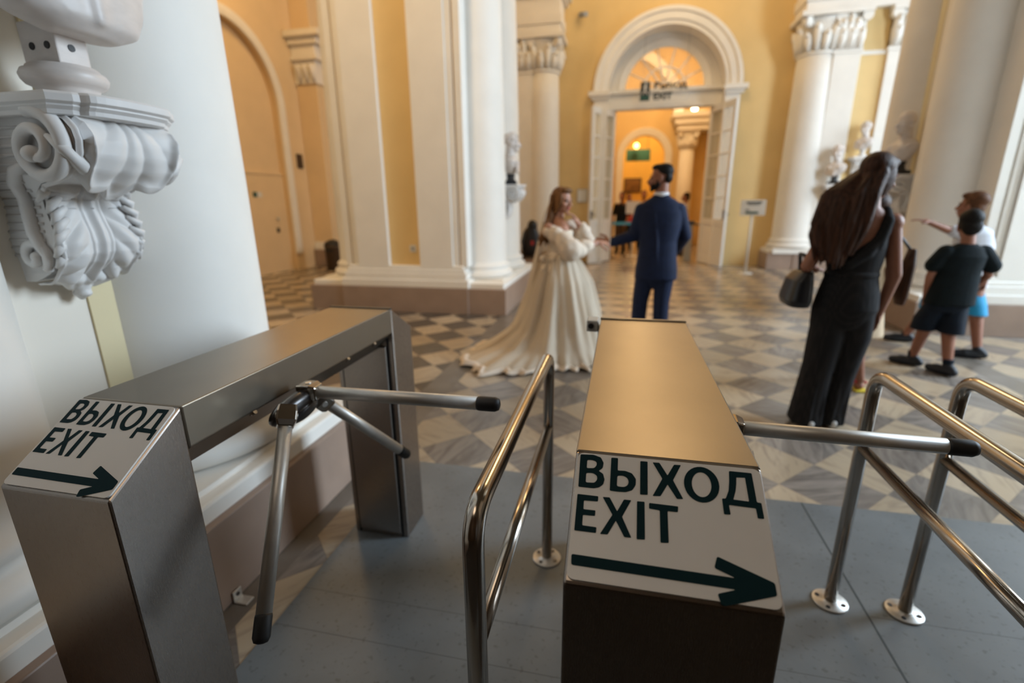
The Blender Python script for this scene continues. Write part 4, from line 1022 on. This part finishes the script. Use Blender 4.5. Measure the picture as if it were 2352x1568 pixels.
J.chain(g((-.055, -.118, 1.30), (-.02, -.125, 1.10), (0, -.128, .72)), [.006, .006, .006])
J.build('suit_jacket', 'navy', R, .008, 3, off=GB)
T = Blob()
T.loft([(*g((0, 0, .60))[0], .06, .06), (*g((-.02, 0, .70))[0], .165, .11), (*g((0, 0, .80))[0], .17, .115), (*g((0, 0, .94))[0], .155, .10)])
for q, fx, fy in ((-1, -.14, .02), (1, .075, -.02)): T.chain(g((q * .085, 0, .80), (fx * .92, fy, .48), (fx, fy, .085)), [.100, .078, .068])
T.build('trousers', 'navy', R, .008, 3, off=GB)
for k, (fx, fy) in enumerate(((-.14, .02), (.075, -.02))):
    s1 = Blob(); shoe(s1, g((fx, fy, .082))[0], (.1 if fx > 0 else -.1, 1, 0), .28, .047); s1.build('shoe', 'shoe', R, .006, 2, off=GB)
co = MB(); cc = g((0, -.008, 1.47))[0]; co.lathe((cc.x, cc.y), [(.070, 1.455), (.069, 1.480), (.066, 1.494), (.060, 1.48), (.062, 1.455)], 28); co.build('shirt_collar', 'shirt', R, off=GB)
cf = MB().tube([la[2] + Vector((.0, 0, 0)), la[2] - Vector((.022, 0, -.002))], .036, 16); cf.build('shirt_cuff', 'shirt', R, off=GB)
H = Blob()
def hairpt(p): return w(p)
for p, r in (((0, -.030, .064), (.079, .085, .072)), ((0, .020, .096), (.062, .064, .034)), ((0, .046, .104), (.046, .030, .022)), ((0, -.066, .012), (.070, .042, .058))): H.e(w(p), r, Fh)
H.build('hair', 'hair_black', R, .006, 2, off=GB)
Bd = Blob()
for p, r in (((0, .072, -.092), (.030, .022, .024)), ((-.040, .045, -.072), (.022, .040, .030)), ((.040, .045, -.072), (.022, .040, .030)), ((-.062, .012, -.045), (.012, .020, .040)), ((.062, .012, -.045), (.012, .020, .040))): Bd.e(w(p), r, Fh)
Bd.e(w((0, .100, -.048)), (.024, .008, .006), Fh); Bd.build('beard', 'hair_black', R, .005, 2, off=GB)

# --- bride
BB = (-.56, 4.62, 0); R = person(BB, 'bride in an ivory off shoulder gown with train and veil, looking back')
g = lambda *p: [Vector(BB) + Vector(q) for q in p]
B = Blob(); hc = g((.02, 0, 1.425))[0]; Fh = frame(radians(-122), radians(-4), radians(-4))
w = head(B, hc, Fh, .94, g((-.01, .0, 1.26))[0])
FB = radians(-62)
B.loft([(*g((0, 0, .85))[0], .13, .10, FB), (*g((0, 0, .98))[0], .105, .085, FB), (*g((-.0, 0, 1.10))[0], .125, .09, FB), (*g((-.01, 0, 1.19))[0], .155, .08, FB), (*g((-.01, 0, 1.235))[0], .12, .06, FB), (*g((-.01, 0, 1.27))[0], .06, .05, FB)])
nA = g((-.085, -.125, 1.195), (.13, -.23, .985), (.355, -.03, 1.06)); fA = g((.075, .125, 1.20), (.24, .10, 1.04), (.165, -.015, 1.235))
B.chain(nA, [.043, .034, .024]); B.chain(fA, [.043, .033, .023])
hand(B, nA[2], (1, .25, -.10), (0, .5, -1), (0, -1, .4), .5, .92); hand(B, fA[2], (-.45, -.35, .8), (-.9, -.3, -.1), (0, -1, 0), .5, .92)
B.chain(g((-.06, 0, .85), (-.07, .0, .45), (-.07, 0, .08)), [.08, .055, .035]); B.chain(g((.06, 0, .85), (.07, 0, .45), (.07, 0, .08)), [.08, .055, .035])
B.build('body', 'skin', R, .006, 2, off=BB); face_bits(R, w, BB, Fh, .94)
for q in (-.07, .07):
    s1 = Blob(); shoe(s1, g((q, 0, .08))[0], (.8, .5, 0), .22, .036); s1.build('shoe', 'whiteshoe', R, .006, 2, off=BB)
D = Blob()
D.loft([(*g((0, 0, .84))[0], .150, .125, FB), (*g((0, 0, .93))[0], .128, .108, FB), (*g((.0, 0, 1.0))[0], .128, .108, FB), (*g((.0, 0, 1.08))[0], .142, .112, FB), (*g((.01, 0, 1.145))[0], .155, .108, FB), (*g((.015, 0, 1.17))[0], .150, .095, FB)])
D.build('bodice', 'gown', R, .007, 2, off=BB)
# skirt with train: foot outline by bearing
feet = [(-180, .74), (-160, .86), (-140, .97), (-125, .97), (-110, .84), (-95, .70), (-80, .62), (-60, .60), (-45, .54), (-20, .46), (0, .42), (40, .46), (80, .50), (120, .54), (150, .62), (180, .74)]
def foot(a):
    a = (math.degrees(a) + 180) % 360 - 180
    for (a0, r0), (a1, r1) in zip(feet, feet[1:]):
        if a0 <= a <= a1:
            t = (a - a0) / (a1 - a0); t = t * t * (3 - 2 * t); return r0 + (r1 - r0) * t
    return .6
PT = [(0, .118), (.12, .16), (.28, .215), (.55, .29), (.74, .40), (.87, .58), (1, 1)]
PS = [(0, .118), (.12, .20), (.28, .285), (.55, .355), (.74, .39), (.87, .41), (1, .42)]
def tab(T, x):
    for (a, p), (b, q) in zip(T, T[1:]):
        if x <= b: return p + (q - p) * (x - a) / (b - a)
    return T[-1][1]
def skirt(u, v, extra=0.0, fold=1.0):
    a = 2 * pi * u; z = .97 * (1 - v); rb = foot(a); t = v
    g1 = min(1, max(0, (rb - .42) / .46))
    rt_ = tab(PT, t); rt_ = .118 + (rt_ - .118) * ((rb - .118) / .882 if t > .55 else 1) if t > .55 else rt_
    if t > .55: rt_ = .29 + (rb - .29) * (tab(PT, t) - .29) / .71
    rs_ = tab(PS, t) * (1 + (rb / .42 - 1) * t * t)
    r = rs_ + (rt_ - rs_) * g1
    f = fold * (.030 * sin(11 * a + 1.5 * sin(3 * a)) + .016 * sin(23 * a + .7)) * min(1, t * 1.8)
    r += f * (.5 + rb * .5)
    if t > .86: r += .020 * sin(41 * a) * (t - .86) / .14; z += .022 * (1 + sin(29 * a + 2)) * (t - .86) / .14 * (1 - (t - .86) / .14 * .5)
    return g((cos(a) * (r + extra), sin(a) * (r + extra), max(.006, z)))[0]
sk = MB().grid(288, 60, skirt, wrap=True)
sk.build('skirt', 'gown', R, off=BB)
def over(u, v):
    a = 2 * pi * u; vv = .02 + .96 * v; p = skirt(u, vv, .012 + .012 * sin(17 * a + 4 * v) + .01 * v, 1.25); p.z = max(.014, p.z + .004); return p
MB().grid(220, 40, over, wrap=True).build('tulle_overskirt', 'veil', R, off=BB)
ru = MB()
def ruffle(u, v):
    a = radians(-185 + 130 * u); base = skirt((a / (2 * pi)) % 1, 1.0); d = Vector((cos(a), sin(a), 0))
    return base + d * (-.05 + .09 * v + .022 * sin(70 * a / 2)) + Vector((0, 0, .030 * sin(pi * v) + .018 * sin(33 * a) * (1 - v) + .006))
MB().grid(160, 9, ruffle).build('ruffled_hem', 'sleeve', R, off=BB)
def puff(B, p, q, r0, r1, n=26, seed=1):
    rr = random.Random(seed); p, q = Vector(p), Vector(q)
    for i in range(n):
        t = rr.random(); c = p.lerp(q, t); r = (r0 + (r1 - r0) * t) * .92; d = Vector((rr.gauss(0, 1), rr.gauss(0, 1), rr.gauss(0, 1))).normalized()
        B.e(c + d * r * .30, [r * rr.uniform(.74, .86)] * 3)
SL = Blob(); puff(SL, nA[0] + Vector((.01, 0, -.02)), nA[1] + Vector((.02, .0, .01)), .075, .105, 26, 2); puff(SL, nA[1], nA[1].lerp(nA[2], .72), .098, .060, 22, 3)
SL.build('puff_sleeve', 'sleeve', R, .010, 6, off=BB)
SL = Blob(); puff(SL, fA[0], fA[1], .07, .095, 22, 5); puff(SL, fA[1] + Vector((.03, 0, .02)), fA[1].lerp(fA[2], .75) + Vector((.02, 0, 0)), .085, .055, 20, 6); SL.build('puff_sleeve', 'sleeve', R, .010, 6, off=BB)
BW = Blob()
for dx, dy, dz in ((-.05, -.03, .02), (.05, -.03, .02), (-.035, -.03, -.07), (.03, -.03, -.08)): BW.chain([g((-.085, -.095, .90))[0], g((-.085 + dx, -.115 + dy, .90 + dz))[0]], [.014, .030])
BW.build('bow', 'gown', R, .007, 2, off=BB)
H = Blob()
for p, r in (((0, -.030, .055), (.085, .092, .082)), ((-.058, .008, .0), (.030, .055, .085)), ((.060, .006, .0), (.030, .050, .085)), ((0, .035, .100), (.070, .055, .034)), ((0, -.070, -.03), (.078, .050, .080))): H.e(w(p), [k * .94 for k in r], Fh)
rr = random.Random(11)
for i in range(26):
    a = rr.uniform(-1, 1); s0 = w((a * .07, -.07, -.02 + rr.uniform(-.02, .06)))
    e0 = g((-.125 + .045 * a + rr.uniform(-.012, .012), -.10 + .05 * a, 1.055 + rr.uniform(-.02, .06)))[0]
    m1 = s0.lerp(e0, .40) + Vector((-.012 + rr.uniform(-.01, .01), -.018, .012)); m2 = s0.lerp(e0, .75) + Vector((rr.uniform(-.012, .008), -.008, 0))
    H.chain([s0, m1, m2, e0], [.024, .022, .019, .008])
H.chain([w((.062, .02, .03)), w((.070, .012, -.05)), w((.060, -.02, -.12))], [.022, .022, .015])
H.build('hair', 'hair_blond', R, .006, 2, off=BB)
VT = [(1.50, .035), (1.43, .105), (1.32, .145), (1.05, .195), (.70, .275), (.43, .325), (.25, .45), (.12, .62), (.0, .86)]
def veil(u, v):
    # falls from the crown behind the back and along the train
    a = radians(82 + 128 * u); z = 1.50 * (1 - v); r = .86
    for (z0, r0), (z1, r1) in zip(VT, VT[1:]):
        if z1 <= z <= z0: r = r0 + (r1 - r0) * (z0 - z) / (z0 - z1)
    if r > .325: r = .325 + (r - .325) * (foot(a) + .10 - .325) / .535
    r += (.012 * sin(16 * a + 4 * v) + .006 * sin(37 * a)) * min(1, v * 3)
    q = min(1, v * 6)
    cx, cy = .02 * (1 - q), 0
    return g((cx + cos(a) * r, cy + sin(a) * r, max(.02, z)))[0]
MB().grid(70, 80, veil).build('veil', 'veil', R, off=BB)

# --- woman in the charcoal jumpsuit
WB = (1.365, 3.30, 0); R = person(WB, 'woman with very long brown hair in a charcoal jumpsuit, walking away')
g = lambda *p: [Vector(WB) + Vector(q) for q in p]
B = Blob(); hc = g((.055, .02, 1.535))[0]; Fh = frame(radians(-62), radians(-8), radians(4))
w = head(B, hc, Fh, .98, g((.03, -.01, 1.36))[0])
B.loft([(*g((0, 0, .86))[0], .15, .10), (*g((-.005, 0, 1.0))[0], .122, .085), (*g((.0, 0, 1.14))[0], .135, .085), (*g((.01, 0, 1.26))[0], .155, .085), (*g((.015, -.005, 1.325))[0], .14, .07), (*g((.025, -.01, 1.37))[0], .06, .05)])
ra = g((.165, 0, 1.285), (.222, -.01, .985), (.212, .06, .735)); la = g((-.145, 0, 1.28), (-.262, -.05, 1.035), (-.20, .16, 1.00))
B.chain(ra, [.046, .038, .025]); B.chain(la, [.046, .038, .026])
B.e(ra[0], (.055, .055, .055)); B.e(la[0], (.052, .052, .052))
hand(B, ra[2], (-.05, .12, -1), (-1, 0, 0), (0, 1, 0), .45, .95); hand(B, la[2], (.6, .8, .1), (0, 0, -1), (1, 0, 0), .6, .95)
for q, fx, fy in ((-1, -.12, -.01), (1, .025, .03)): B.chain(g((q * .08, 0, .86), (fx * .9, fy, .46), (fx, fy, .09)), [.085, .055, .036])
B.build('body', 'skin2', R, .006, 2, off=WB); face_bits(R, w, WB, Fh, .98)
T = Blob()
T.loft([(*g((.0, 0, .90))[0], .152, .105), (*g((0, 0, .98))[0], .138, .10), (*g((.008, 0, 1.07))[0], .146, .10), (*g((.045, .0, 1.16))[0], .112, .095), (*g((.085, .0, 1.23))[0], .066, .080)])
T.chain(g((.075, -.060, 1.17), (.110, -.066, 1.30), (.115, -.015, 1.355), (.10, .05, 1.32), (.06, .075, 1.20)), [.045, .032, .026, .034, .05])
T.chain(g((-.06, -.085, 1.05), (.03, -.080, 1.12), (.105, -.066, 1.24)), [.03, .034, .030])
T.build('jumpsuit_top', 'dotted', R, .007, 3, off=WB)
T = Blob()
T.loft([(*g((-.02, .005, .66))[0], .16, .10), (*g((-.005, 0, .78))[0], .180, .128), (*g((0, 0, .88))[0], .165, .118), (*g((0, 0, .985))[0], .140, .102)])
for fx, fy, kx in ((-.125, -.01, -.085), (.022, .03, .075)):
    T.loft([(*g((fx - .0, fy, .022))[0], .096, .110), (*g((fx - .002, fy, .12))[0], .088, .102), (*g((fx * .5 + kx * .48, fy, .35))[0], .084, .096), (*g((kx * .95, fy * .5, .60))[0], .100, .098), (*g((kx * .85, 0, .80))[0], .095, .095)], pw=2.2)
    for k in range(7):
        a = 2 * pi * k / 7; T.chain(g((fx + .092 * cos(a), fy + .106 * sin(a), .03), (fx * .5 + kx * .48 + .078 * cos(a), fy + .090 * sin(a), .40)), [.013, .008])
T.build('wide_trousers', 'dotted', R, .008, 2, off=WB)
MB().lathe((WB[0], WB[1]), [(.141, .965), (.146, .975), (.146, .995), (.141, 1.005)], 40, sy=.73).build('waistband', 'dotted', R, off=WB)
for fx, fy in ((-.12, -.01), (.025, .03)):
    s1 = Blob(); shoe(s1, g((fx, fy - .03, .078))[0], (.1, 1, 0), .25, .042); s1.build('shoe', 'whiteshoe', R, .006, 2, off=WB)
H = Blob()
for p, r in (((0, -.028, .058), (.086, .096, .082)), ((-.060, .0, -.02), (.032, .060, .100)), ((.062, -.004, -.01), (.028, .052, .09)), ((0, .034, .090), (.064, .050, .034)), ((0, -.075, -.06), (.080, .050, .10))): H.e(w(p), r, Fh)
rr = random.Random(5)
for i in range(46):
    a = rr.uniform(-1, 1); s0 = w((a * .075, -.085 + .03 * abs(a), -.02 + rr.uniform(-.05, .05)))
    e0 = g((-.145 + .095 * a + rr.uniform(-.012, .012), -.125 + .02 * abs(a) + rr.uniform(-.012, .012), 1.045 + .03 * abs(a) + rr.uniform(-.02, .09)))[0]
    m0 = s0.lerp(e0, .30) + Vector((-.062 + .060 * a, -.030 + .01 * abs(a), .008)); m1 = s0.lerp(e0, .65) + Vector((-.045 + .055 * a + rr.uniform(-.01, .01), -.020, 0))
    H.chain([s0, m0, m1, e0], [.026, .026, .022, .007])
H.build('hair', 'hair_dark', R, .006, 1, off=WB)
MB().ball(w((-.074, -.002, -.045)), .010).build('earring', 'alu', R, off=WB)
# her bag
HBp = (1.085, 3.33, .765); bgr = empty('handbag', HBp, 'black handbag hanging from the arm of the woman in the charcoal jumpsuit', 'bag')
bb = Blob(); bb.loft([(0, 0, .02, .062, .135), (.0, 0, .06, .075, .145), (.01, 0, .18, .062, .125), (.03, 0, .235, .035, .10)], pw=3.2); bb.build('body', 'leather', bgr, .006, 2)
for y in (-.07, .07): MB().tube(bend([(.03, y, .22), (.01, y * .7, .33), (-.005, 0, .335), (.02, -y * .1, .325)], .02, 4), .011, 8).build('handle', 'leather', bgr)
MB().box(.055, .066, -.05, -.035, .20, .225).build('buckle', 'alu', bgr); MB().box(.055, .066, .03, .045, .20, .225).build('buckle', 'alu', bgr)

# --- person half hidden behind her
PB = (1.74, 4.02, 0); R = person(PB, 'person in a beige dress and sandals almost hidden behind the long haired woman')
g = lambda *p: [Vector(PB) + Vector(q) for q in p]
B = Blob(); hc = g((.0, .0, 1.34))[0]; Fh = frame(radians(-20)); w = head(B, hc, Fh, .92, g((0, -.01, 1.19))[0])
B.loft([(*g((0, 0, .76))[0], .12, .09), (*g((0, 0, .95))[0], .105, .08), (*g((0, 0, 1.12))[0], .135, .08), (*g((0, 0, 1.17))[0], .10, .06)])
B.chain(g((.135, 0, 1.12), (.17, .02, .87), (.16, .08, .66)), [.04, .033, .023]); hand(B, g((.16, .08, .66))[0], (0, .1, -1), (-1, 0, 0), (0, 1, 0), .5, .85)
B.chain(g((-.135, 0, 1.12), (-.17, .02, .87), (-.15, .10, .68)), [.04, .033, .023]); hand(B, g((-.15, .10, .68))[0], (0, .1, -1), (1, 0, 0), (0, 1, 0), .5, .85)
B.chain(g((.07, 0, .76), (.05, .02, .40), (.10, -.02, .09)), [.07, .05, .032]).c(g((.10, -.03, .04))[0], g((.14, .13, .028))[0], .030, .026)
B.chain(g((-.07, 0, .76), (-.08, .10, .40), (-.08, .16, .09)), [.07, .05, .032]).c(g((-.08, .15, .04))[0], g((-.06, .30, .028))[0], .030, .026)
B.build('body', 'skin2', R, .006, 2, off=PB); face_bits(R, w, PB, Fh, .92)
D = Blob(); D.loft([(*g((0, 0, .44))[0], .20, .15), (*g((0, 0, .62))[0], .175, .135), (*g((0, 0, .80))[0], .15, .115), (*g((0, 0, .93))[0], .122, .095), (*g((0, 0, 1.06))[0], .145, .10), (*g((0, 0, 1.16))[0], .145, .085), (*g((0, 0, 1.195))[0], .08, .06)])
D.chain(g((.13, 0, 1.13), (.17, .01, .98)), [.055, .05]).chain(g((-.13, 0, 1.13), (-.17, .01, .98)), [.055, .05]); D.build('dress', 'beige', R, .008, 3, off=PB)
H = Blob()
for p, r in (((0, -.03, .055), (.084, .090, .08)), ((0, -.07, -.05), (.075, .045, .09)), ((0, .03, .10), (.066, .055, .03))): H.e(w(p), r, Fh)
H.build('hair', 'hair_dark', R, .007, 2, off=PB)
for fx, fy in ((.10, -.02), (-.08, .16)):
    sd = MB().box(PB[0] + fx - .035, PB[0] + fx + .055, PB[1] + fy - .06, PB[1] + fy + .18, .002, .014).build('sandal', 'yel', R, off=PB, bevel=.004)
    c = g((fx, fy, 0))[0]; MB().tube([(c.x - .045, c.y + .06, .02), (c.x, c.y + .05, .07), (c.x + .06, c.y + .06, .02)], .010, 8).tube([(c.x - .038, c.y - .03, .075), (c.x, c.y + .03, .09), (c.x + .038, c.y - .03, .075)], .010, 8).build('strap', 'red', sd, off=PB)
sbp = (1.99, 3.99, .62); sbg = empty('shoulder_bag', sbp, 'dark narrow bag hanging behind the right arm of the long haired woman', 'bag')
Blob().loft([(0, 0, .06, .025, .05), (0, 0, .12, .036, .07), (.01, 0, .34, .036, .065), (.015, 0, .46, .022, .04)]).build('body', 'hair_dark', sbg, .007, 2); MB().tube([(.012, .0, .44), (-.06, .0, .53), (-.11, .0, .57)], .010, 8).build('strap', 'leather', sbg)

# --- boy in black
KB = (2.66, 4.64, 0); R = person(KB, 'boy in a black T-shirt and navy shorts seen from behind', 'boys at the right')
g = lambda *p: [Vector(KB) + Vector(q) for q in p]
B = Blob(); hc = g((.045, .03, 1.205))[0]; Fh = frame(radians(-14), radians(-8)); w = head(B, hc, Fh, .94, g((.04, -.01, 1.06))[0])
B.loft([(*g((0, 0, .60))[0], .12, .085), (*g((.01, 0, .80))[0], .115, .08), (*g((.035, 0, .98))[0], .14, .08), (*g((.04, 0, 1.05))[0], .09, .055)])
la = g((-.105, 0, 1.0), (-.165, .0, .80), (-.135, .05, .585)); ra = g((.185, 0, 1.0), (.245, .01, .82), (.20, .11, .655))
B.chain(la, [.036, .030, .021]); B.chain(ra, [.036, .030, .021]); hand(B, la[2], (.05, .1, -1), (1, 0, 0), (0, 1, 0), .4, .78); hand(B, ra[2], (-.3, .6, -.7), (-1, 0, 0), (0, 1, 0), .5, .78)
fl, fr = (-.105, .105), (.035, -.13)
for q, f in ((-1, fl), (1, fr)): B.chain(g((q * .075, 0, .60), (f[0] * .9, f[1] * .4, .34), (f[0], f[1], .08)), [.072, .050, .032])
B.build('body', 'skin2', R, .0055, 2, off=KB); face_bits(R, w, KB, Fh, .94)
T = Blob(); T.loft([(*g((.01, 0, .575))[0], .172, .125), (*g((.01, 0, .70))[0], .165, .12), (*g((.02, 0, .85))[0], .152, .108), (*g((.035, 0, .97))[0], .158, .10), (*g((.04, 0, 1.035))[0], .115, .075), (*g((.04, -.005, 1.07))[0], .058, .052)], pw=2.3)
T.chain(g((-.09, 0, .995), (-.155, 0, .895)), [.064, .062]).chain(g((.17, 0, .995), (.245, 0, .895)), [.064, .064]); T.build('t_shirt', 'blackcloth', R, .007, 3, off=KB)
T = Blob(); T.loft([(*g((0, 0, .52))[0], .145, .10), (*g((0, 0, .60))[0], .15, .108), (*g((0, 0, .68))[0], .135, .10)])
for q, f in ((-1, fl), (1, fr)): T.loft([(*g((f[0] * .92 + q * .012, f[1] * .45, .345))[0], .088, .092), (*g((f[0] * .8 + q * .016, f[1] * .3, .45))[0], .09, .092), (*g((q * .065, 0, .58))[0], .085, .09)])
T.build('shorts', 'navy2', R, .007, 3, off=KB)
for f, d in ((fl, (-.75, .6, 0)), (fr, (-.35, .7, 0))):
    s1 = Blob(); shoe(s1, g((f[0], f[1], .08))[0], d, .22, .043); s1.build('shoe', 'shoe', R, .006, 2, off=KB)
    sc = g((f[0], f[1], .10))[0]; MB().lathe((sc.x, sc.y), [(.034, .095), (.038, .11), (.036, .135), (.033, .14)], 20).build('sock', 'navy2', R, off=KB)
H = Blob()
for p, r in (((0, -.028, .058), (.082, .090, .080)), ((0, -.066, -.012), (.070, .040, .074)), ((0, .024, .092), (.066, .058, .032)), ((-.066, -.02, .01), (.014, .045, .045)), ((.066, -.02, .01), (.014, .045, .045))): H.e(w(p), [k * .96 for k in r], Fh)
H.build('hair', 'hair_black', R, .006, 2, off=KB)

# --- boy in white, pointing
QB = (3.10, 5.28, 0); R = person(QB, 'boy in a pale T-shirt and bright blue shorts, stretching an arm to the left', 'boys at the right')
g = lambda *p: [Vector(QB) + Vector(q) for q in p]
B = Blob(); hc = g((-.06, -.0, 1.345))[0]; Fh = frame(radians(38), radians(4)); w = head(B, hc, Fh, .96, g((.0, 0, 1.19))[0])
B.loft([(*g((.03, 0, .64))[0], .115, .09), (*g((.03, 0, .86))[0], .11, .085), (*g((.01, 0, 1.08))[0], .13, .09), (*g((0, 0, 1.17))[0], .085, .06)])
la = g((-.10, -.06, 1.12), (-.25, -.08, 1.145), (-.42, -.10, 1.215)); ra = g((.12, .05, 1.10), (.17, .0, .88), (.12, -.10, .70))
B.chain(la, [.036, .031, .022]); B.chain(ra, [.036, .031, .022]); hand(B, la[2], (-1, -.05, .25), (0, 0, -1), (0, -1, 0), .18, .84); hand(B, ra[2], (-.2, -.4, -.9), (-1, 0, 0), (0, -1, 0), .5, .84)
fl, fr = (-.20, .30), (.135, -.20)
for q, f in ((-1, fl), (1, fr)): B.chain(g((q * .075 + .02, q * -.03, .62), (f[0] * .8 + .02, f[1] * .5, .36), (f[0], f[1], .08)), [.072, .052, .033])
B.build('body', 'skin2', R, .0055, 2, off=QB); face_bits(R, w, QB, Fh, .96)
T = Blob(); T.loft([(*g((.04, 0, .62))[0], .155, .12), (*g((.035, 0, .80))[0], .145, .11), (*g((.02, 0, 1.0))[0], .15, .105), (*g((.005, 0, 1.11))[0], .14, .095), (*g((0, 0, 1.18))[0], .065, .058)], pw=2.3)
T.chain([la[0], la[0].lerp(la[1], .6)], [.062, .056]).chain([ra[0], ra[0].lerp(ra[1], .55)], [.062, .058]); T.build('t_shirt', 'greytee', R, .007, 3, off=QB)
T = Blob(); T.loft([(*g((.03, 0, .55))[0], .14, .105), (*g((.03, 0, .66))[0], .14, .108), (*g((.03, 0, .72))[0], .125, .098)])
for q, f in ((-1, fl), (1, fr)): T.loft([(*g((f[0] * .75 + .02, f[1] * .45, .385))[0], .085, .09), (*g((f[0] * .6 + q * .03, f[1] * .3, .48))[0], .088, .09), (*g((q * .065 + .03, 0, .61))[0], .085, .09)])
T.build('shorts', 'blue', R, .007, 3, off=QB)
for f, d in ((fl, (-.9, .3, 0)), (fr, (-.85, .25, 0))):
    s1 = Blob(); shoe(s1, g((f[0], f[1], .08))[0], d, .24, .045); s1.build('shoe', 'shoe', R, .006, 2, off=QB)
H = Blob()
for p, r in (((0, -.028, .060), (.084, .092, .080)), ((0, .030, .092), (.068, .060, .034)), ((0, -.062, .0), (.072, .044, .070)), ((-.066, -.02, .012), (.014, .045, .045)), ((.066, -.02, .012), (.014, .045, .045))): H.e(w(p), [k * .98 for k in r], Fh)
H.build('hair', 'hair_brown', R, .006, 2, off=QB)

# --- visitors waiting beyond the doorway
def visitor(loc, yaw, h, top, low, hair, label):
    R = person(loc, label, 'visitors beyond the doorway'); s = h / 1.7; F = frame(yaw)
    L = lambda *p: [Vector(loc) + F @ (Vector(q) * s) for q in p]
    B = Blob(); c = L((0, .02, 1.575))[0]; w = head(B, c, F, s, L((0, -.01, 1.40))[0])
    B.loft([(*L((0, 0, .9))[0], .14 * s, .09 * s, yaw), (*L((0, 0, 1.38))[0], .14 * s, .08 * s, yaw)])
    for q in (-1, 1):
        B.chain(L((q * .17, 0, 1.34), (q * .23, .0, 1.08), (q * .19, .14, .88)), [.042 * s, .035 * s, .026 * s]); hand(B, L((q * .19, .14, .88))[0], F @ Vector((0, .6, -.8)), F @ Vector((-q, 0, 0)), F @ Vector((0, 1, 0)), .4, s)
        B.chain(L((q * .08, 0, .88), (q * .09, 0, .48), (q * .09, 0, .08)), [.08 * s, .055 * s, .036 * s])
    B.build('body', 'skin2', R, .009, 1, off=loc)
    T = Blob(); T.loft([(*L((0, 0, .84))[0], .17 * s, .12 * s, yaw), (*L((0, 0, 1.05))[0], .155 * s, .11 * s, yaw), (*L((0, 0, 1.28))[0], .175 * s, .11 * s, yaw), (*L((0, 0, 1.40))[0], .10 * s, .07 * s, yaw)])
    for q in (-1, 1): T.chain(L((q * .16, 0, 1.34), (q * .225, 0, 1.10)), [.066 * s, .055 * s])
    T.build('shirt', top, R, .010, 2, off=loc)
    T = Blob()
    for q in (-1, 1): T.chain(L((q * .075, 0, .86), (q * .09, 0, .48), (q * .09, 0, .10)), [.105 * s, .075 * s, .062 * s])
    T.build('trousers', low, R, .010, 2, off=loc)
    for q in (-1, 1):
        s1 = Blob(); shoe(s1, L((q * .09, 0, .08))[0], F @ Vector((0, 1, 0)), .26 * s); s1.build('shoe', 'shoe', R, .009, 1, off=loc)
    H = Blob()
    for p, r in (((0, -.03, .06), (.084, .09, .08)), ((0, -.07, -.01), (.074, .045, .08))): H.e(w(p), [k * s for k in r], F)
    H.build('hair', hair, R, .009, 1, off=loc)
visitor((-.02, 14.3, 0), pi * .9, 1.66, 'navy2', 'brown', 'hair_dark', 'dark haired visitor in dark clothes just right of the open left door leaf')
visitor((.18, 15.4, 0), pi * 1.1, 1.62, 'red', 'navy2', 'hair_brown', 'visitor in a red top behind the white notice beyond the doorway')
visitor((.62, 15.9, 0), pi * .95, 1.72, 'beige', 'navy2', 'hair_brown', 'visitor in beige beyond the doorway, head just left of the shoulder of the groom')
visitor((1.62, 14.0, 0), pi * .45, 1.62, 'greytee', 'brown', 'hair_black', 'dark haired visitor in pale grey seen past the right shoulder of the groom')
